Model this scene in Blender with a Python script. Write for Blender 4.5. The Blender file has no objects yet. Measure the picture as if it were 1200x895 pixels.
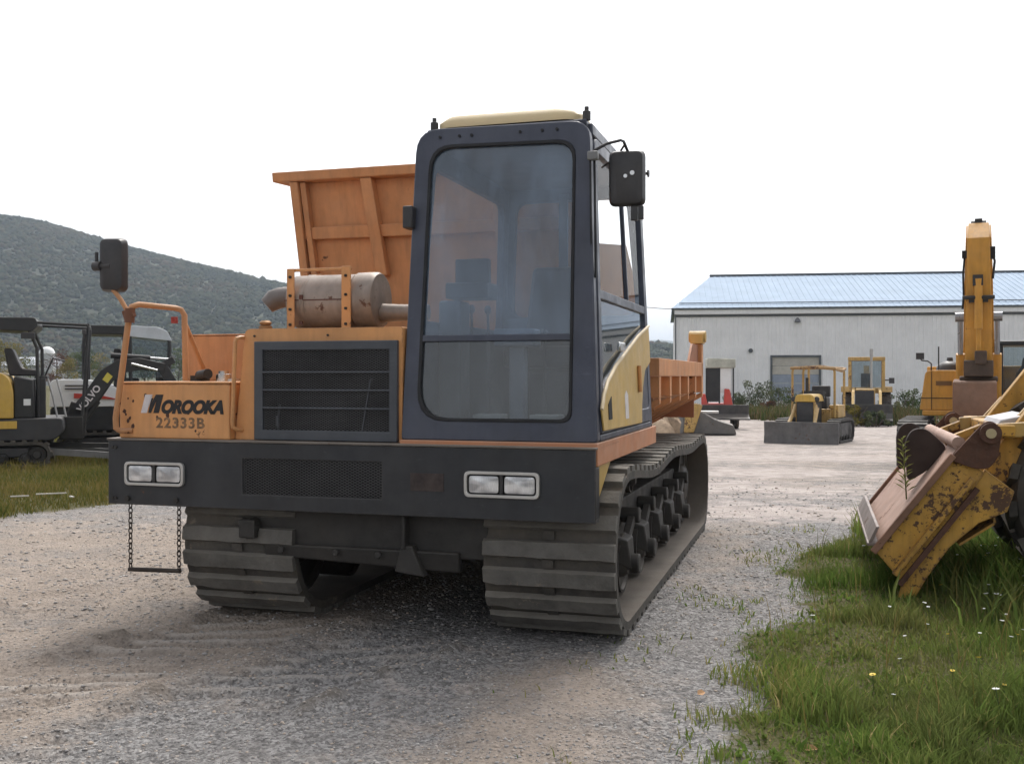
import bpy, bmesh, math, random
import numpy as np
from mathutils import Vector, Matrix

random.seed(7)
rng = np.random.default_rng(11)
R = math.radians
sc = bpy.context.scene
COL = sc.collection

# ------------------------------------------------------------------ camera, light, exposure
cam_d = bpy.data.cameras.new("camera")
cam = bpy.data.objects.new("camera", cam_d)
COL.objects.link(cam)
cam.location = (0, 0, 1.4)
cam.rotation_euler = (R(90), 0, 0)
cam_d.sensor_width = 36
cam_d.lens = 36
cam_d.shift_y = -0.00625
cam_d.clip_start = 0.1
cam_d.clip_end = 9000
sc.camera = cam

SUN_EL, SUN_AZ = 56, 15          # the sun stands behind the dumper, a little to the right
world = bpy.data.worlds.new("World")
sc.world = world
world.use_nodes = True
wn = world.node_tree
wn.nodes.clear()
w_out = wn.nodes.new("ShaderNodeOutputWorld")
w_bg = wn.nodes.new("ShaderNodeBackground")
w_sky = wn.nodes.new("ShaderNodeTexSky")
w_sky.sky_type = 'NISHITA'
w_sky.sun_disc = False
w_sky.sun_elevation = R(SUN_EL)
w_sky.sun_rotation = R(SUN_AZ)
w_sky.air_density = 1.0
w_sky.dust_density = 4.0
w_sky.ozone_density = 1.0
w_hs = wn.nodes.new("ShaderNodeHueSaturation")
w_hs.inputs["Saturation"].default_value = 0.16
wn.links.new(w_sky.outputs[0], w_hs.inputs["Color"])
wn.links.new(w_hs.outputs[0], w_bg.inputs["Color"])
w_bg.inputs["Strength"].default_value = 0.15
wn.links.new(w_bg.outputs[0], w_out.inputs["Surface"])

sun_d = bpy.data.lights.new("sun", 'SUN')
sun_d.energy = 1.15
sun_d.angle = R(18)
sun_d.color = (1.0, 0.95, 0.88)
sun = bpy.data.objects.new("sun", sun_d)
COL.objects.link(sun)
sdir = Vector((math.sin(R(SUN_AZ)) * math.cos(R(SUN_EL)), math.cos(R(SUN_AZ)) * math.cos(R(SUN_EL)), math.sin(R(SUN_EL))))
sun.rotation_euler = sdir.to_track_quat('Z', 'Y').to_euler()
sun.location = (20, 40, 60)

sc.view_settings.view_transform = 'Standard'
sc.view_settings.look = 'None'
sc.view_settings.exposure = 0.87
sc.view_settings.gamma = 1.0
sc.render.film_transparent = False
sc.cycles.max_bounces = 8
sc.cycles.transparent_max_bounces = 12
sc.cycles.volume_bounces = 0

# ------------------------------------------------------------------ materials
def node(nt, typ, **kw):
    n = nt.nodes.new(typ)
    for k, v in kw.items():
        if k in n.inputs:
            n.inputs[k].default_value = v
        else:
            setattr(n, k, v)
    return n

def mixc(nt, fac, a, b, blend='MIX'):
    m = nt.nodes.new("ShaderNodeMix")
    m.data_type = 'RGBA'
    m.blend_type = blend
    for sock, v in ((m.inputs[0], fac), (m.inputs[6], a), (m.inputs[7], b)):
        if hasattr(v, 'is_output'):
            nt.links.new(v, sock)
        elif isinstance(v, (int, float)):
            sock.default_value = v
        else:
            sock.default_value = tuple(v) + ((1,) if len(v) == 3 else ())
    return m.outputs[2]

def ramp(nt, src, lo, hi, clo=0.0, chi=1.0):
    m = nt.nodes.new("ShaderNodeMapRange")
    m.inputs[1].default_value = lo
    m.inputs[2].default_value = hi
    m.inputs[3].default_value = clo
    m.inputs[4].default_value = chi
    nt.links.new(src, m.inputs[0])
    return m.outputs[0]

def start(name):
    m = bpy.data.materials.new(name)
    m.use_nodes = True
    nt = m.node_tree
    b = nt.nodes["Principled BSDF"]
    tc = nt.nodes.new("ShaderNodeTexCoord")
    return m, nt, b, tc.outputs["Object"]

def noise(nt, vec, scale, detail=4, rough=0.6, stretch=None):
    n = nt.nodes.new("ShaderNodeTexNoise")
    n.inputs["Scale"].default_value = scale
    n.inputs["Detail"].default_value = detail
    n.inputs["Roughness"].default_value = rough
    if stretch:
        mp = nt.nodes.new("ShaderNodeMapping")
        mp.inputs["Scale"].default_value = stretch
        nt.links.new(vec, mp.inputs["Vector"])
        vec = mp.outputs[0]
    nt.links.new(vec, n.inputs["Vector"])
    return n.outputs[0]

def mat(name, col, rough=0.55, metal=0.0, var=0.18, vscale=2.5, rust=0.0, rustcol=(0.10, 0.045, 0.025), rscale=14,
        dust=0.0, dustcol=(0.34, 0.29, 0.24), streak=0.0, bump=0.0, bscale=60, spec=0.4, scratch=0.0, pos=False, edge=None):
    m, nt, b, oc = start(name)
    if pos: oc = nt.nodes.new("ShaderNodeNewGeometry").outputs["Position"]
    n1 = noise(nt, oc, vscale, 5, 0.65)
    c = mixc(nt, ramp(nt, n1, 0.3, 0.7), [x * (1 - var) for x in col], [min(1, x * (1 + var)) for x in col])
    if streak:
        ns = noise(nt, oc, 5, 4, 0.6, (3.5, 3.5, 0.35))
        c = mixc(nt, ramp(nt, ns, 0.45, 0.75, 0, streak), c, [x * 0.45 for x in col])
    if dust:
        nd = noise(nt, oc, 3.3, 6, 0.7)
        geo = nt.nodes.new("ShaderNodeNewGeometry")
        sep = nt.nodes.new("ShaderNodeSeparateXYZ")
        nt.links.new(geo.outputs["Normal"], sep.inputs[0])
        up = ramp(nt, sep.outputs[2], 0.1, 0.9, 0.0, 0.5)
        a = nt.nodes.new("ShaderNodeMath"); a.operation = 'MULTIPLY_ADD'
        nt.links.new(ramp(nt, nd, 0.35, 0.75, 0.15, 1.0), a.inputs[0])
        a.inputs[1].default_value = dust
        m2 = nt.nodes.new("ShaderNodeMath"); m2.operation = 'MULTIPLY'
        nt.links.new(up, m2.inputs[0]); m2.inputs[1].default_value = min(1.0, dust * 2)
        nt.links.new(m2.outputs[0], a.inputs[2])
        a.use_clamp = True
        c = mixc(nt, a.outputs[0], c, dustcol)
    if scratch:
        nz = noise(nt, oc, 9, 6, 0.8, (1, 1, 4))
        c = mixc(nt, ramp(nt, nz, 0.62, 0.66, 0, scratch), c, [min(1, x * 1.7 + 0.05) for x in col])
    if rust:
        nr = noise(nt, oc, rscale, 6, 0.7)
        nb = noise(nt, oc, rscale * 0.16, 3, 0.5)
        s = nt.nodes.new("ShaderNodeMath"); s.operation = 'ADD'
        nt.links.new(nr, s.inputs[0])
        nt.links.new(ramp(nt, nb, 0.3, 0.7, -0.12, 0.12), s.inputs[1])
        th = 0.80 - 0.32 * rust
        c = mixc(nt, ramp(nt, s.outputs[0], th, th + 0.05), c, rustcol)
    if edge:
        bv = nt.nodes.new("ShaderNodeBevel"); bv.samples = 4; bv.inputs["Radius"].default_value = edge[0]
        gn = nt.nodes.new("ShaderNodeNewGeometry")
        dt = nt.nodes.new("ShaderNodeVectorMath"); dt.operation = 'DOT_PRODUCT'
        nt.links.new(bv.outputs[0], dt.inputs[0]); nt.links.new(gn.outputs["Normal"], dt.inputs[1])
        em = ramp(nt, dt.outputs["Value"], 0.985, 0.80)
        mu_ = nt.nodes.new("ShaderNodeMath"); mu_.operation = 'MULTIPLY'
        nt.links.new(em, mu_.inputs[0]); nt.links.new(ramp(nt, noise(nt, oc, edge[3], 6, 0.75), 0.40, 0.58, 0, edge[1]), mu_.inputs[1])
        c = mixc(nt, mu_.outputs[0], c, edge[2])
    nt.links.new(c, b.inputs["Base Color"])
    nr2 = noise(nt, oc, vscale * 3, 4)
    nt.links.new(ramp(nt, nr2, 0.3, 0.7, max(0.03, rough - 0.12), min(1, rough + 0.12)), b.inputs["Roughness"])
    b.inputs["Metallic"].default_value = metal
    b.inputs["Specular IOR Level"].default_value = spec
    if bump:
        bn = nt.nodes.new("ShaderNodeBump")
        bn.inputs["Strength"].default_value = bump
        bn.inputs["Distance"].default_value = 0.01
        nt.links.new(noise(nt, oc, bscale, 5), bn.inputs["Height"])
        nt.links.new(bn.outputs[0], b.inputs["Normal"])
    return m

def glass(name, tint, refl=0.10, dust=0.12, dustcol=(0.40, 0.44, 0.48), ior=1.5):
    m, nt, b, oc = start(name)
    nt.nodes.remove(b)
    out = nt.nodes["Material Output"]
    tr = node(nt, "ShaderNodeBsdfTransparent"); tr.inputs[0].default_value = (*tint, 1)
    gl = node(nt, "ShaderNodeBsdfGlossy"); gl.inputs[0].default_value = (1, 1, 1, 1); gl.inputs[1].default_value = 0.03
    df = node(nt, "ShaderNodeBsdfDiffuse"); df.inputs[0].default_value = (*dustcol, 1)
    fr = node(nt, "ShaderNodeFresnel"); fr.inputs[0].default_value = ior
    ad = node(nt, "ShaderNodeMath"); ad.operation = 'ADD'; ad.inputs[1].default_value = refl - 0.04
    nt.links.new(fr.outputs[0], ad.inputs[0])
    m1 = nt.nodes.new("ShaderNodeMixShader"); m2 = nt.nodes.new("ShaderNodeMixShader")
    nd = noise(nt, oc, 2.2, 6, 0.7, (1.5, 1, 0.6))
    nt.links.new(ramp(nt, nd, 0.36, 0.66, dust * 0.55, dust * 1.6), m1.inputs[0])
    nt.links.new(tr.outputs[0], m1.inputs[1]); nt.links.new(df.outputs[0], m1.inputs[2])
    gb = nt.nodes.new("ShaderNodeNewGeometry"); ib = node(nt, "ShaderNodeMath"); ib.operation = 'SUBTRACT'; ib.inputs[0].default_value = 1.0
    nt.links.new(gb.outputs["Backfacing"], ib.inputs[1])
    ml = node(nt, "ShaderNodeMath"); ml.operation = 'MULTIPLY'; nt.links.new(ad.outputs[0], ml.inputs[0]); nt.links.new(ib.outputs[0], ml.inputs[1])
    nt.links.new(ml.outputs[0], m2.inputs[0])
    nt.links.new(m1.outputs[0], m2.inputs[1]); nt.links.new(gl.outputs[0], m2.inputs[2])
    nt.links.new(m2.outputs[0], out.inputs["Surface"])
    return m

ORANGE = mat("orange_paint", (0.65, 0.305, 0.11), 0.55, rust=0.40, rscale=17, dust=0.22, streak=0.35, var=0.14, dustcol=(0.42, 0.31, 0.22), edge=(0.012, 0.9, (0.13, 0.06, 0.035), 16))
ORANGE_BED = mat("orange_bed_paint", (0.61, 0.265, 0.105), 0.65, rust=0.28, rscale=11, dust=0.25, streak=0.4, dustcol=(0.42, 0.29, 0.20), edge=(0.014, 0.8, (0.15, 0.07, 0.04), 11))
ORANGE_IN = mat("orange_bed_worn_inside", (0.30, 0.11, 0.05), 0.75, rust=0.7, rscale=7, dust=0.3, dustcol=(0.30, 0.19, 0.13))
YELLOW_DOOR = mat("yellow_door_paint", (0.55, 0.36, 0.10), 0.5, rust=0.15, dust=0.25, streak=0.25, var=0.12)
BEIGE = mat("beige_roof_paint", (0.66, 0.52, 0.30), 0.55, dust=0.2, var=0.08)
NAVY = mat("dusty_navy_paint", (0.044, 0.051, 0.078), 0.42, dust=0.14, streak=0.3, var=0.25, scratch=0.25, dustcol=(0.20, 0.20, 0.21), edge=(0.010, 0.7, (0.17, 0.17, 0.18), 10))
BLACKP = mat("worn_black_paint", (0.017, 0.019, 0.024), 0.45, dust=0.12, streak=0.35, var=0.35, rust=0.25, scratch=0.5, dustcol=(0.20, 0.19, 0.175), edge=(0.010, 0.9, (0.20, 0.17, 0.15), 12))
DARKST = mat("dark_greasy_steel", (0.022, 0.021, 0.020), 0.65, dust=0.18, var=0.3, dustcol=(0.13, 0.11, 0.09), bump=0.3)
VOID = mat("dark_interior_black", (0.010, 0.010, 0.011), 0.8)
SCREEN = mat("grey_wire_mesh", (0.055, 0.055, 0.058), 0.55, metal=0.2, dust=0.15, var=0.4, dustcol=(0.16, 0.15, 0.14))
FRAMEGREY = mat("grey_blue_frame_paint", (0.05, 0.056, 0.068), 0.5, dust=0.18, var=0.2, scratch=0.25, dustcol=(0.2, 0.2, 0.2))
RUBBER = mat("old_rubber", (0.030, 0.030, 0.030), 0.85, dust=0.45, dustcol=(0.19, 0.16, 0.125), bump=0.9, bscale=30, var=0.4, rust=0.35, rustcol=(0.17, 0.14, 0.11), rscale=10, pos=True)
LUGTOP = mat("scuffed_rubber_lug", (0.085, 0.082, 0.077), 0.8, dust=0.45, dustcol=(0.20, 0.18, 0.15), bump=0.9, bscale=25, var=0.45, vscale=5, pos=True, rust=0.35, rustcol=(0.20, 0.165, 0.13), rscale=14, edge=(0.012, 0.7, (0.19, 0.17, 0.145), 12))
BELTIN = mat("dusty_belt_inside", (0.075, 0.067, 0.058), 0.85, dust=0.4, dustcol=(0.18, 0.15, 0.12), bump=0.3)
GASKET = mat("black_rubber_gasket", (0.012, 0.012, 0.014), 0.6)
PLASTIC = mat("black_plastic", (0.022, 0.023, 0.028), 0.42, dust=0.12)
CHROME = mat("dull_chrome", (0.62, 0.62, 0.62), 0.28, metal=1.0, var=0.1)
STEEL = mat("bare_worn_steel", (0.40, 0.39, 0.38), 0.4, metal=0.8, var=0.15, rust=0.15)
MUFFLER = mat("heat_stained_aluminised_steel", (0.30, 0.25, 0.215), 0.55, metal=0.35, var=0.35, rust=0.5, rustcol=(0.13, 0.07, 0.05), rscale=12, streak=0.4)
PIPE = mat("sooty_exhaust_pipe", (0.17, 0.15, 0.14), 0.6, metal=0.6, var=0.35, bump=0.3)
RUSTCH = mat("rusty_chain_steel", (0.055, 0.042, 0.035), 0.7, metal=0.3, var=0.4)
REDREF = mat("red_reflector", (0.30, 0.035, 0.025), 0.3)
SEATBLK = mat("black_vinyl", (0.02, 0.02, 0.023), 0.55, dust=0.1)
WSCREEN = glass("dusty_windscreen_glass", (0.66, 0.73, 0.80), 0.055, 0.13, (0.40, 0.53, 0.70))
LOWGLASS = glass("lower_window_glass", (0.74, 0.77, 0.79), 0.055, 0.075, (0.36, 0.40, 0.44))
SIDEGLASS = glass("clear_side_glass", (0.985, 0.99, 0.995), 0.05, 0.002, ior=1.06)
MINIGLASS = glass("machine_cab_glass", (0.66, 0.72, 0.74), 0.06, 0.10, ior=1.3)
DECALBLK = mat("black_decal", (0.018, 0.017, 0.018), 0.5, var=0.25, vscale=30)
DECALWHT = mat("faded_white_decal", (0.62, 0.58, 0.58), 0.5, var=0.15, vscale=20)
DECALNUM = mat("faded_stencil_ink", (0.20, 0.12, 0.065), 0.6, var=0.55, vscale=30)

def lens_mat():
    m, nt, b, oc = start("ribbed_headlight_lens")
    n = noise(nt, oc, 6, 2, 0.4, (1.6, 1.0, 3.5))
    nt.links.new(mixc(nt, ramp(nt, n, 0.38, 0.62), (0.38, 0.38, 0.39), (0.80, 0.80, 0.81)), b.inputs["Base Color"])
    b.inputs["Roughness"].default_value = 0.22
    b.inputs["Metallic"].default_value = 0.35
    b.inputs["Coat Weight"].default_value = 0.6
    w = nt.nodes.new("ShaderNodeTexWave"); w.inputs["Scale"].default_value = 34
    nt.links.new(oc, w.inputs["Vector"])
    bn = nt.nodes.new("ShaderNodeBump"); bn.inputs["Strength"].default_value = 0.35; bn.inputs["Distance"].default_value = 0.004
    nt.links.new(w.outputs[1], bn.inputs["Height"]); nt.links.new(bn.outputs[0], b.inputs["Normal"])
    return m
LENS = lens_mat()

# ------------------------------------------------------------------ mesh helpers
class MB:
    """collects simple shapes and links them as ONE mesh object"""
    def __init__(s):
        s.v, s.f, s.m = [], [], []
    def add(s, vs, fs, mi=0):
        o = len(s.v)
        s.v += [tuple(p) for p in vs]
        s.f += [tuple(i + o for i in f) for f in fs]
        s.m += [mi] * len(fs)
        return s
    def box(s, x0, x1, y0, y1, z0, z1, mi=0):
        return s.hexa([(x0, y0, z0), (x1, y0, z0), (x1, y1, z0), (x0, y1, z0), (x0, y0, z1), (x1, y0, z1), (x1, y1, z1), (x0, y1, z1)], mi)
    def hexa(s, p, mi=0):
        return s.add(p, [(3, 2, 1, 0), (4, 5, 6, 7), (0, 1, 5, 4), (1, 2, 6, 5), (2, 3, 7, 6), (3, 0, 4, 7)], mi)
    def bar(s, a, b, w, h, up=(0, 0, 1), mi=0):
        a, b = Vector(a), Vector(b)
        d = (b - a).normalized()
        sd = d.cross(Vector(up))
        if sd.length < 1e-4: sd = d.cross(Vector((1, 0, 0)))
        sd.normalize(); u = sd.cross(d)
        c = [(-w/2, -h/2), (w/2, -h/2), (w/2, h/2), (-w/2, h/2)]
        ps = [a + sd*i + u*j for i, j in c] + [b + sd*i + u*j for i, j in c]
        return s.hexa(ps, mi)
    def cyl(s, a, b, r, r2=None, n=14, mi=0):
        a, b = Vector(a), Vector(b)
        r2 = r if r2 is None else r2
        q = (b - a).to_track_quat('Z', 'Y')
        vs = []
        for c, rr in ((a, r), (b, r2)):
            for k in range(n):
                t = 2*math.pi*k/n
                vs.append(c + q @ Vector((rr*math.cos(t), rr*math.sin(t), 0)))
        fs = [(k, (k+1) % n, n+(k+1) % n, n+k) for k in range(n)]
        fs += [tuple(range(n-1, -1, -1)), tuple(range(n, 2*n))]
        return s.add(vs, fs, mi)
    def tube(s, pts, r, n=8, closed=False, mi=0):
        P = [Vector(p) for p in pts]
        N = len(P)
        rr = r if hasattr(r, '__len__') else [r]*N
        vs = []
        ref = None
        for i in range(N):
            if closed: t = P[(i+1) % N] - P[i-1]
            else: t = P[min(i+1, N-1)] - P[max(i-1, 0)]
            t.normalize()
            if ref is None:
                ref = t.cross(Vector((0.13, 0.29, 0.95)))
                if ref.length < 0.1: ref = t.cross(Vector((1, 0, 0)))
            ref = (ref - t*ref.dot(t)).normalized()
            bi = t.cross(ref)
            for k in range(n):
                a = 2*math.pi*k/n
                vs.append(P[i] + (ref*math.cos(a) + bi*math.sin(a))*rr[i])
        fs = []
        for i in range(N if closed else N-1):
            j = (i+1) % N
            fs += [(i*n+k, i*n+(k+1) % n, j*n+(k+1) % n, j*n+k) for k in range(n)]
        if not closed:
            fs += [tuple(range(n-1, -1, -1)), tuple((N-1)*n+k for k in range(n))]
        return s.add(vs, fs, mi)
    def prism(s, poly, ax, a, b, mi=0):
        n = len(poly)
        f = {'x': lambda p, t: (t, p[0], p[1]), 'y': lambda p, t: (p[0], t, p[1]), 'z': lambda p, t: (p[0], p[1], t)}[ax]
        vs = [f(p, a) for p in poly] + [f(p, b) for p in poly]
        fs = [(k, (k+1) % n, n+(k+1) % n, n+k) for k in range(n)] + [tuple(range(n-1, -1, -1)), tuple(range(n, 2*n))]
        return s.add(vs, fs, mi)
    def slab(s, pts, off, mi=0):
        """polygon of 3D points thickened by the vector off"""
        n = len(pts); o = Vector(off)
        vs = [Vector(p) for p in pts] + [Vector(p) + o for p in pts]
        fs = [(k, (k+1) % n, n+(k+1) % n, n+k) for k in range(n)] + [tuple(range(n-1, -1, -1)), tuple(range(n, 2*n))]
        return s.add(vs, fs, mi)
    def ring(s, outer, inner, off, mi=0):
        n = len(outer); o = Vector(off)
        O = [Vector(p) for p in outer]; I = [Vector(p) for p in inner]
        vs = O + I + [p + o for p in O] + [p + o for p in I]
        fs = []
        for k in range(n):
            j = (k+1) % n
            fs += [(k, j, n+j, n+k), (2*n+k, 3*n+k, 3*n+j, 2*n+j), (k, 2*n+k, 2*n+j, j), (n+k, n+j, 3*n+j, 3*n+k)]
        return s.add(vs, fs, mi)
    def lathe(s, prof, a, axis, n=20, mi=0, caps=True):
        """prof: (radius, distance along axis from a)"""
        a = Vector(a); q = Vector(axis).to_track_quat('Z', 'Y')
        vs = []
        for r, d in prof:
            for k in range(n):
                t = 2*math.pi*k/n
                vs.append(a + q @ Vector((r*math.cos(t), r*math.sin(t), d)))
        fs = []
        for i in range(len(prof)-1):
            fs += [(i*n+k, i*n+(k+1) % n, (i+1)*n+(k+1) % n, (i+1)*n+k) for k in range(n)]
        if caps: fs += [tuple(range(n-1, -1, -1)), tuple((len(prof)-1)*n+k for k in range(n))]
        return s.add(vs, fs, mi)
    def mesh(s, name, mats, smooth=38):
        me = bpy.data.meshes.new(name)
        me.from_pydata(s.v, [], s.f)
        if not isinstance(mats, (list, tuple)): mats = [mats]
        for m in mats: me.materials.append(m)
        for p, mi in zip(me.polygons, s.m): p.material_index = mi
        bm = bmesh.new(); bm.from_mesh(me)
        bmesh.ops.recalc_face_normals(bm, faces=bm.faces)
        bm.to_mesh(me); bm.free()
        if smooth:
            me.polygons.foreach_set('use_smooth', [True]*len(me.polygons))
            me.set_sharp_from_angle(angle=R(smooth))
        return me
    def obj(s, name, mats, parent=None, bev=0.0, smooth=38, label=None, kind=None):
        o = bpy.data.objects.new(name, s.mesh(name, mats, smooth))
        COL.objects.link(o)
        o.parent = parent
        if bev:
            b = o.modifiers.new("bevel", 'BEVEL'); b.width = bev; b.segments = 2; b.limit_method = 'ANGLE'; b.angle_limit = R(40)
        if label: o["label"] = label
        if kind: o["kind"] = kind
        return o

def rp(pts, rad, n=4):
    """2D polygon with every corner rounded; n+1 points a corner"""
    out = []
    N = len(pts)
    for i in range(N):
        r = rad[i] if hasattr(rad, '__len__') else rad
        p = Vector(pts[i]); a = Vector(pts[i-1]); b = Vector(pts[(i+1) % N])
        d1 = (a - p); d2 = (b - p)
        r1 = min(r, d1.length*0.49); r2 = min(r, d2.length*0.49)
        p1 = p + d1.normalized()*r1; p2 = p + d2.normalized()*r2
        for k in range(n+1):
            t = k/n
            q = p1*(1-t)**2 + p*(2*t*(1-t)) + p2*t*t
            out.append((q.x, q.y))
    return out

def thing(name, label, cat, loc=(0, 0, 0), rz=0, group=None):
    o = bpy.data.objects.new(name, None)
    o.empty_display_size = 0.3
    COL.objects.link(o)
    o.location = loc; o.rotation_euler = (0, 0, rz)
    o["label"] = label; o["category"] = cat
    if group: o["group"] = group
    return o

def tag(o, label=None, cat=None, group=None, kind=None):
    if label: o["label"] = label
    if cat: o["category"] = cat
    if group: o["group"] = group
    if kind: o["kind"] = kind
    return o

def copy_tree(o, parent=None):
    c = o.copy(); COL.objects.link(c); c.parent = parent
    for ch in list(o.children): copy_tree(ch, c)
    return c

def np_mesh(name, V, F, m, smooth=False):
    V = np.asarray(V, dtype=np.float32); F = np.asarray(F, dtype=np.int32)
    k = F.shape[1]
    me = bpy.data.meshes.new(name)
    me.vertices.add(len(V)); me.vertices.foreach_set('co', V.ravel())
    me.loops.add(F.size); me.loops.foreach_set('vertex_index', F.ravel())
    me.polygons.add(len(F)); me.polygons.foreach_set('loop_start', np.arange(0, F.size, k, dtype=np.int32))
    me.update(calc_edges=True)
    if smooth: me.polygons.foreach_set('use_smooth', np.ones(len(F), dtype=bool))
    for mm in (m if isinstance(m, (list, tuple)) else [m]): me.materials.append(mm)
    return me

def link(name, me, parent=None):
    o = bpy.data.objects.new(name, me); COL.objects.link(o); o.parent = parent
    return o

def attr(me, name, vals):
    a = me.attributes.new(name, 'FLOAT', 'POINT')
    a.data.foreach_set('value', np.asarray(vals, dtype=np.float32))

def hash2(i, j, s):
    h = np.sin(i*127.1 + j*311.7 + s*74.7)*43758.5453
    return h - np.floor(h)
def vnoise(x, y, s=0):
    x = np.asarray(x, dtype=np.float64); y = np.asarray(y, dtype=np.float64)
    i = np.floor(x); j = np.floor(y); u = x-i; v = y-j
    u = u*u*(3-2*u); v = v*v*(3-2*v)
    return (hash2(i, j, s)*(1-u)+hash2(i+1, j, s)*u)*(1-v) + (hash2(i, j+1, s)*(1-u)+hash2(i+1, j+1, s)*u)*v
def fbm(x, y, s=0, o=4):
    t = 0; a = 0.5
    for k in range(o):
        t = t + a*vnoise(x*2**k, y*2**k, s+k); a *= 0.5
    return t
def sstep(a, b, x):
    t = np.clip((np.asarray(x, dtype=np.float64)-a)/(b-a), 0, 1)
    return t*t*(3-2*t)

def text_mesh(s, name, size, shear=0.0, offset=0.0, m=None, extrude=0.001, spacing=1.0, stretch=1.0):
    c = bpy.data.curves.new(name, 'FONT')
    c.body = s; c.size = size; c.shear = shear; c.offset = offset; c.extrude = extrude
    c.space_character = spacing; c.align_x = 'LEFT'
    t = bpy.data.objects.new(name, c); COL.objects.link(t)
    dg = bpy.context.evaluated_depsgraph_get(); dg.update()
    me = bpy.data.meshes.new_from_object(t.evaluated_get(dg))
    bpy.data.objects.remove(t); bpy.data.curves.remove(c)
    me.materials.clear(); me.materials.append(m)
    me.name = name
    return me

# ------------------------------------------------------------------ ground: one sheet out to the horizon
TH = R(16.6)                       # the dumper's heading
DU = (math.cos(TH), -math.sin(TH)); DV = (math.sin(TH), math.cos(TH))
DP = (0.414, 5.07)

def gh(X, Y):
    X = np.asarray(X, dtype=np.float64); Y = np.asarray(Y, dtype=np.float64)
    d = np.interp(Y, [0, 9, 30, 46, 75, 120], [0, 0, -0.6, -0.8, -1.0, -1.0])
    k = 0.3 + 0.7*sstep(-6, 1, X)
    return d*k

EDGE_Y = [-60, 0, 3.2, 3.69, 4.67, 5.6, 6.72, 8.2, 9.77, 10.6]
EDGE_X = [0.3, 0.3, 0.45, 0.62, 0.92, 1.28, 1.72, 2.45, 3.5, 6.5]
def grass_right(X, Y):
    e = np.interp(Y, EDGE_Y, EDGE_X) + (fbm(X*1.6, Y*1.6, 3)-0.47)*0.9
    return sstep(-0.12, 0.32, X-e)*sstep(0.4, -0.4, Y-10.3-(fbm(X, Y, 9)-0.47)*1.2)
def grass_left(X, Y):
    e = np.interp(Y, [0, 8.6, 9.8, 11.6, 13, 24, 40, 400], [-14, -9, -5.0, -4.35, -4.1, -4.3, -8, -40]) + (fbm(X*1.2, Y*1.2, 5)-0.47)*1.0
    return sstep(-0.1, 0.35, e-X)*sstep(8.7, 9.5, Y+(fbm(X, Y, 19)-0.47)*0.8)
def grass_back(X, Y):
    return sstep(50, 56, Y+(fbm(X*.3, Y*.3, 8)-.47)*8)*sstep(-8, 0, X)

RUT = [0, 0]
def relief(X, Y):
    RUT[0] = np.zeros_like(X); RUT[1] = np.zeros_like(X)
    near = sstep(14, 8, Y)
    z = (fbm(X*1.1, Y*1.1, 1, 5)-0.47)*0.05 + (fbm(X*6, Y*6, 2, 3)-0.45)*0.024 + (vnoise(X*19, Y*19, 6)-0.5)*0.008
    # tread marks of crawler tracks beside the machine, running back to the left of the camera
    for (x0, y0, dx, dy, hw, amp, sd) in ((-1.30, 6.1, -0.57, -1.0, 0.38, 1.0, 31), (-0.50, 5.75, -0.50, -0.95, 0.34, 0.9, 37), (-2.6, 6.6, -0.57, -1.0, 0.34, 0.6, 41)):
        L = math.hypot(dx, dy); dx /= L; dy /= L
        s = (X-x0)*dx + (Y-y0)*dy
        t = -(X-x0)*dy + (Y-y0)*dx + (fbm(s*1.3, s*0+3, sd)-0.47)*0.15
        inside = sstep(hw+0.05, hw-0.07, np.abs(t))*sstep(-0.5, 0.6, s)
        rid = sstep(0.12, 0.01, np.abs(np.abs(t)-hw-0.03))*sstep(-0.4, 0.5, s)
        wear = sstep(0.30, 0.62, fbm(X*1.4, Y*1.4, sd+4))
        bars = np.clip(1.8*np.sin((s+0.75*t+0.05*fbm(X*5, Y*5, sd+12))*2*np.pi/0.205), -1, 1)*wear*sstep(0.15, 0.4, fbm(X*2.2, Y*2.2, sd+14))
        clod_and_shade = rid*(0.1+1.2*fbm(X*7, Y*7, sd+2))*sstep(0.36, 0.52, fbm(X*1.1, Y*1.1, sd+7))*(0.25+0.75*sstep(0.40, 0.56, fbm(X*5, Y*5, sd+9)))  # raised clods; the same mask carries the ridge shade put into the colour
        z = z + amp*(inside*(-0.030 + 0.016*bars) + clod_and_shade*0.055)
        RUT[0] = np.maximum(RUT[0], amp*clod_and_shade); RUT[1] = np.maximum(RUT[1], amp*inside*(0.5+0.5*bars)*wear)
    return z*near*(0.4+0.6*sstep(2.9, 3.6, Y))

def grow(a, b, st, f):
    out = [a]
    while abs(out[-1]) < abs(b):
        out.append(out[-1] + st); st *= f
    return out
xs = np.unique(np.array([-v for v in grow(5.2, 3500, 0.08, 1.16)] + list(np.arange(-5.2, -3.4, 0.045)) + list(np.arange(-3.4, 1.2, 0.028)) + list(np.arange(1.2, 5.2, 0.045)) + grow(5.2, 3500, 0.08, 1.16)))
ys = np.unique(np.array(list(np.linspace(-80, 2.4, 24)) + list(np.arange(2.5, 3.4, 0.045)) + list(np.arange(3.4, 7.2, 0.028)) + list(np.arange(7.2, 9.5, 0.045)) + grow(9.5, 4500, 0.07, 1.045)))
GX, GY = np.meshgrid(xs, ys)
gx, gy = GX.ravel(), GY.ravel()
gw = np.clip(grass_right(gx, gy) + grass_left(gx, gy) + grass_back(gx, gy), 0, 1)
gz = gh(gx, gy) + relief(gx, gy) + gw*0.02
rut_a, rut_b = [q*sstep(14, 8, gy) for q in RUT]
nx, ny = len(xs), len(ys)
idx = np.arange(nx*ny).reshape(ny, nx)
GF = np.stack([idx[:-1, :-1], idx[:-1, 1:], idx[1:, 1:], idx[1:, :-1]], -1).reshape(-1, 4)

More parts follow.
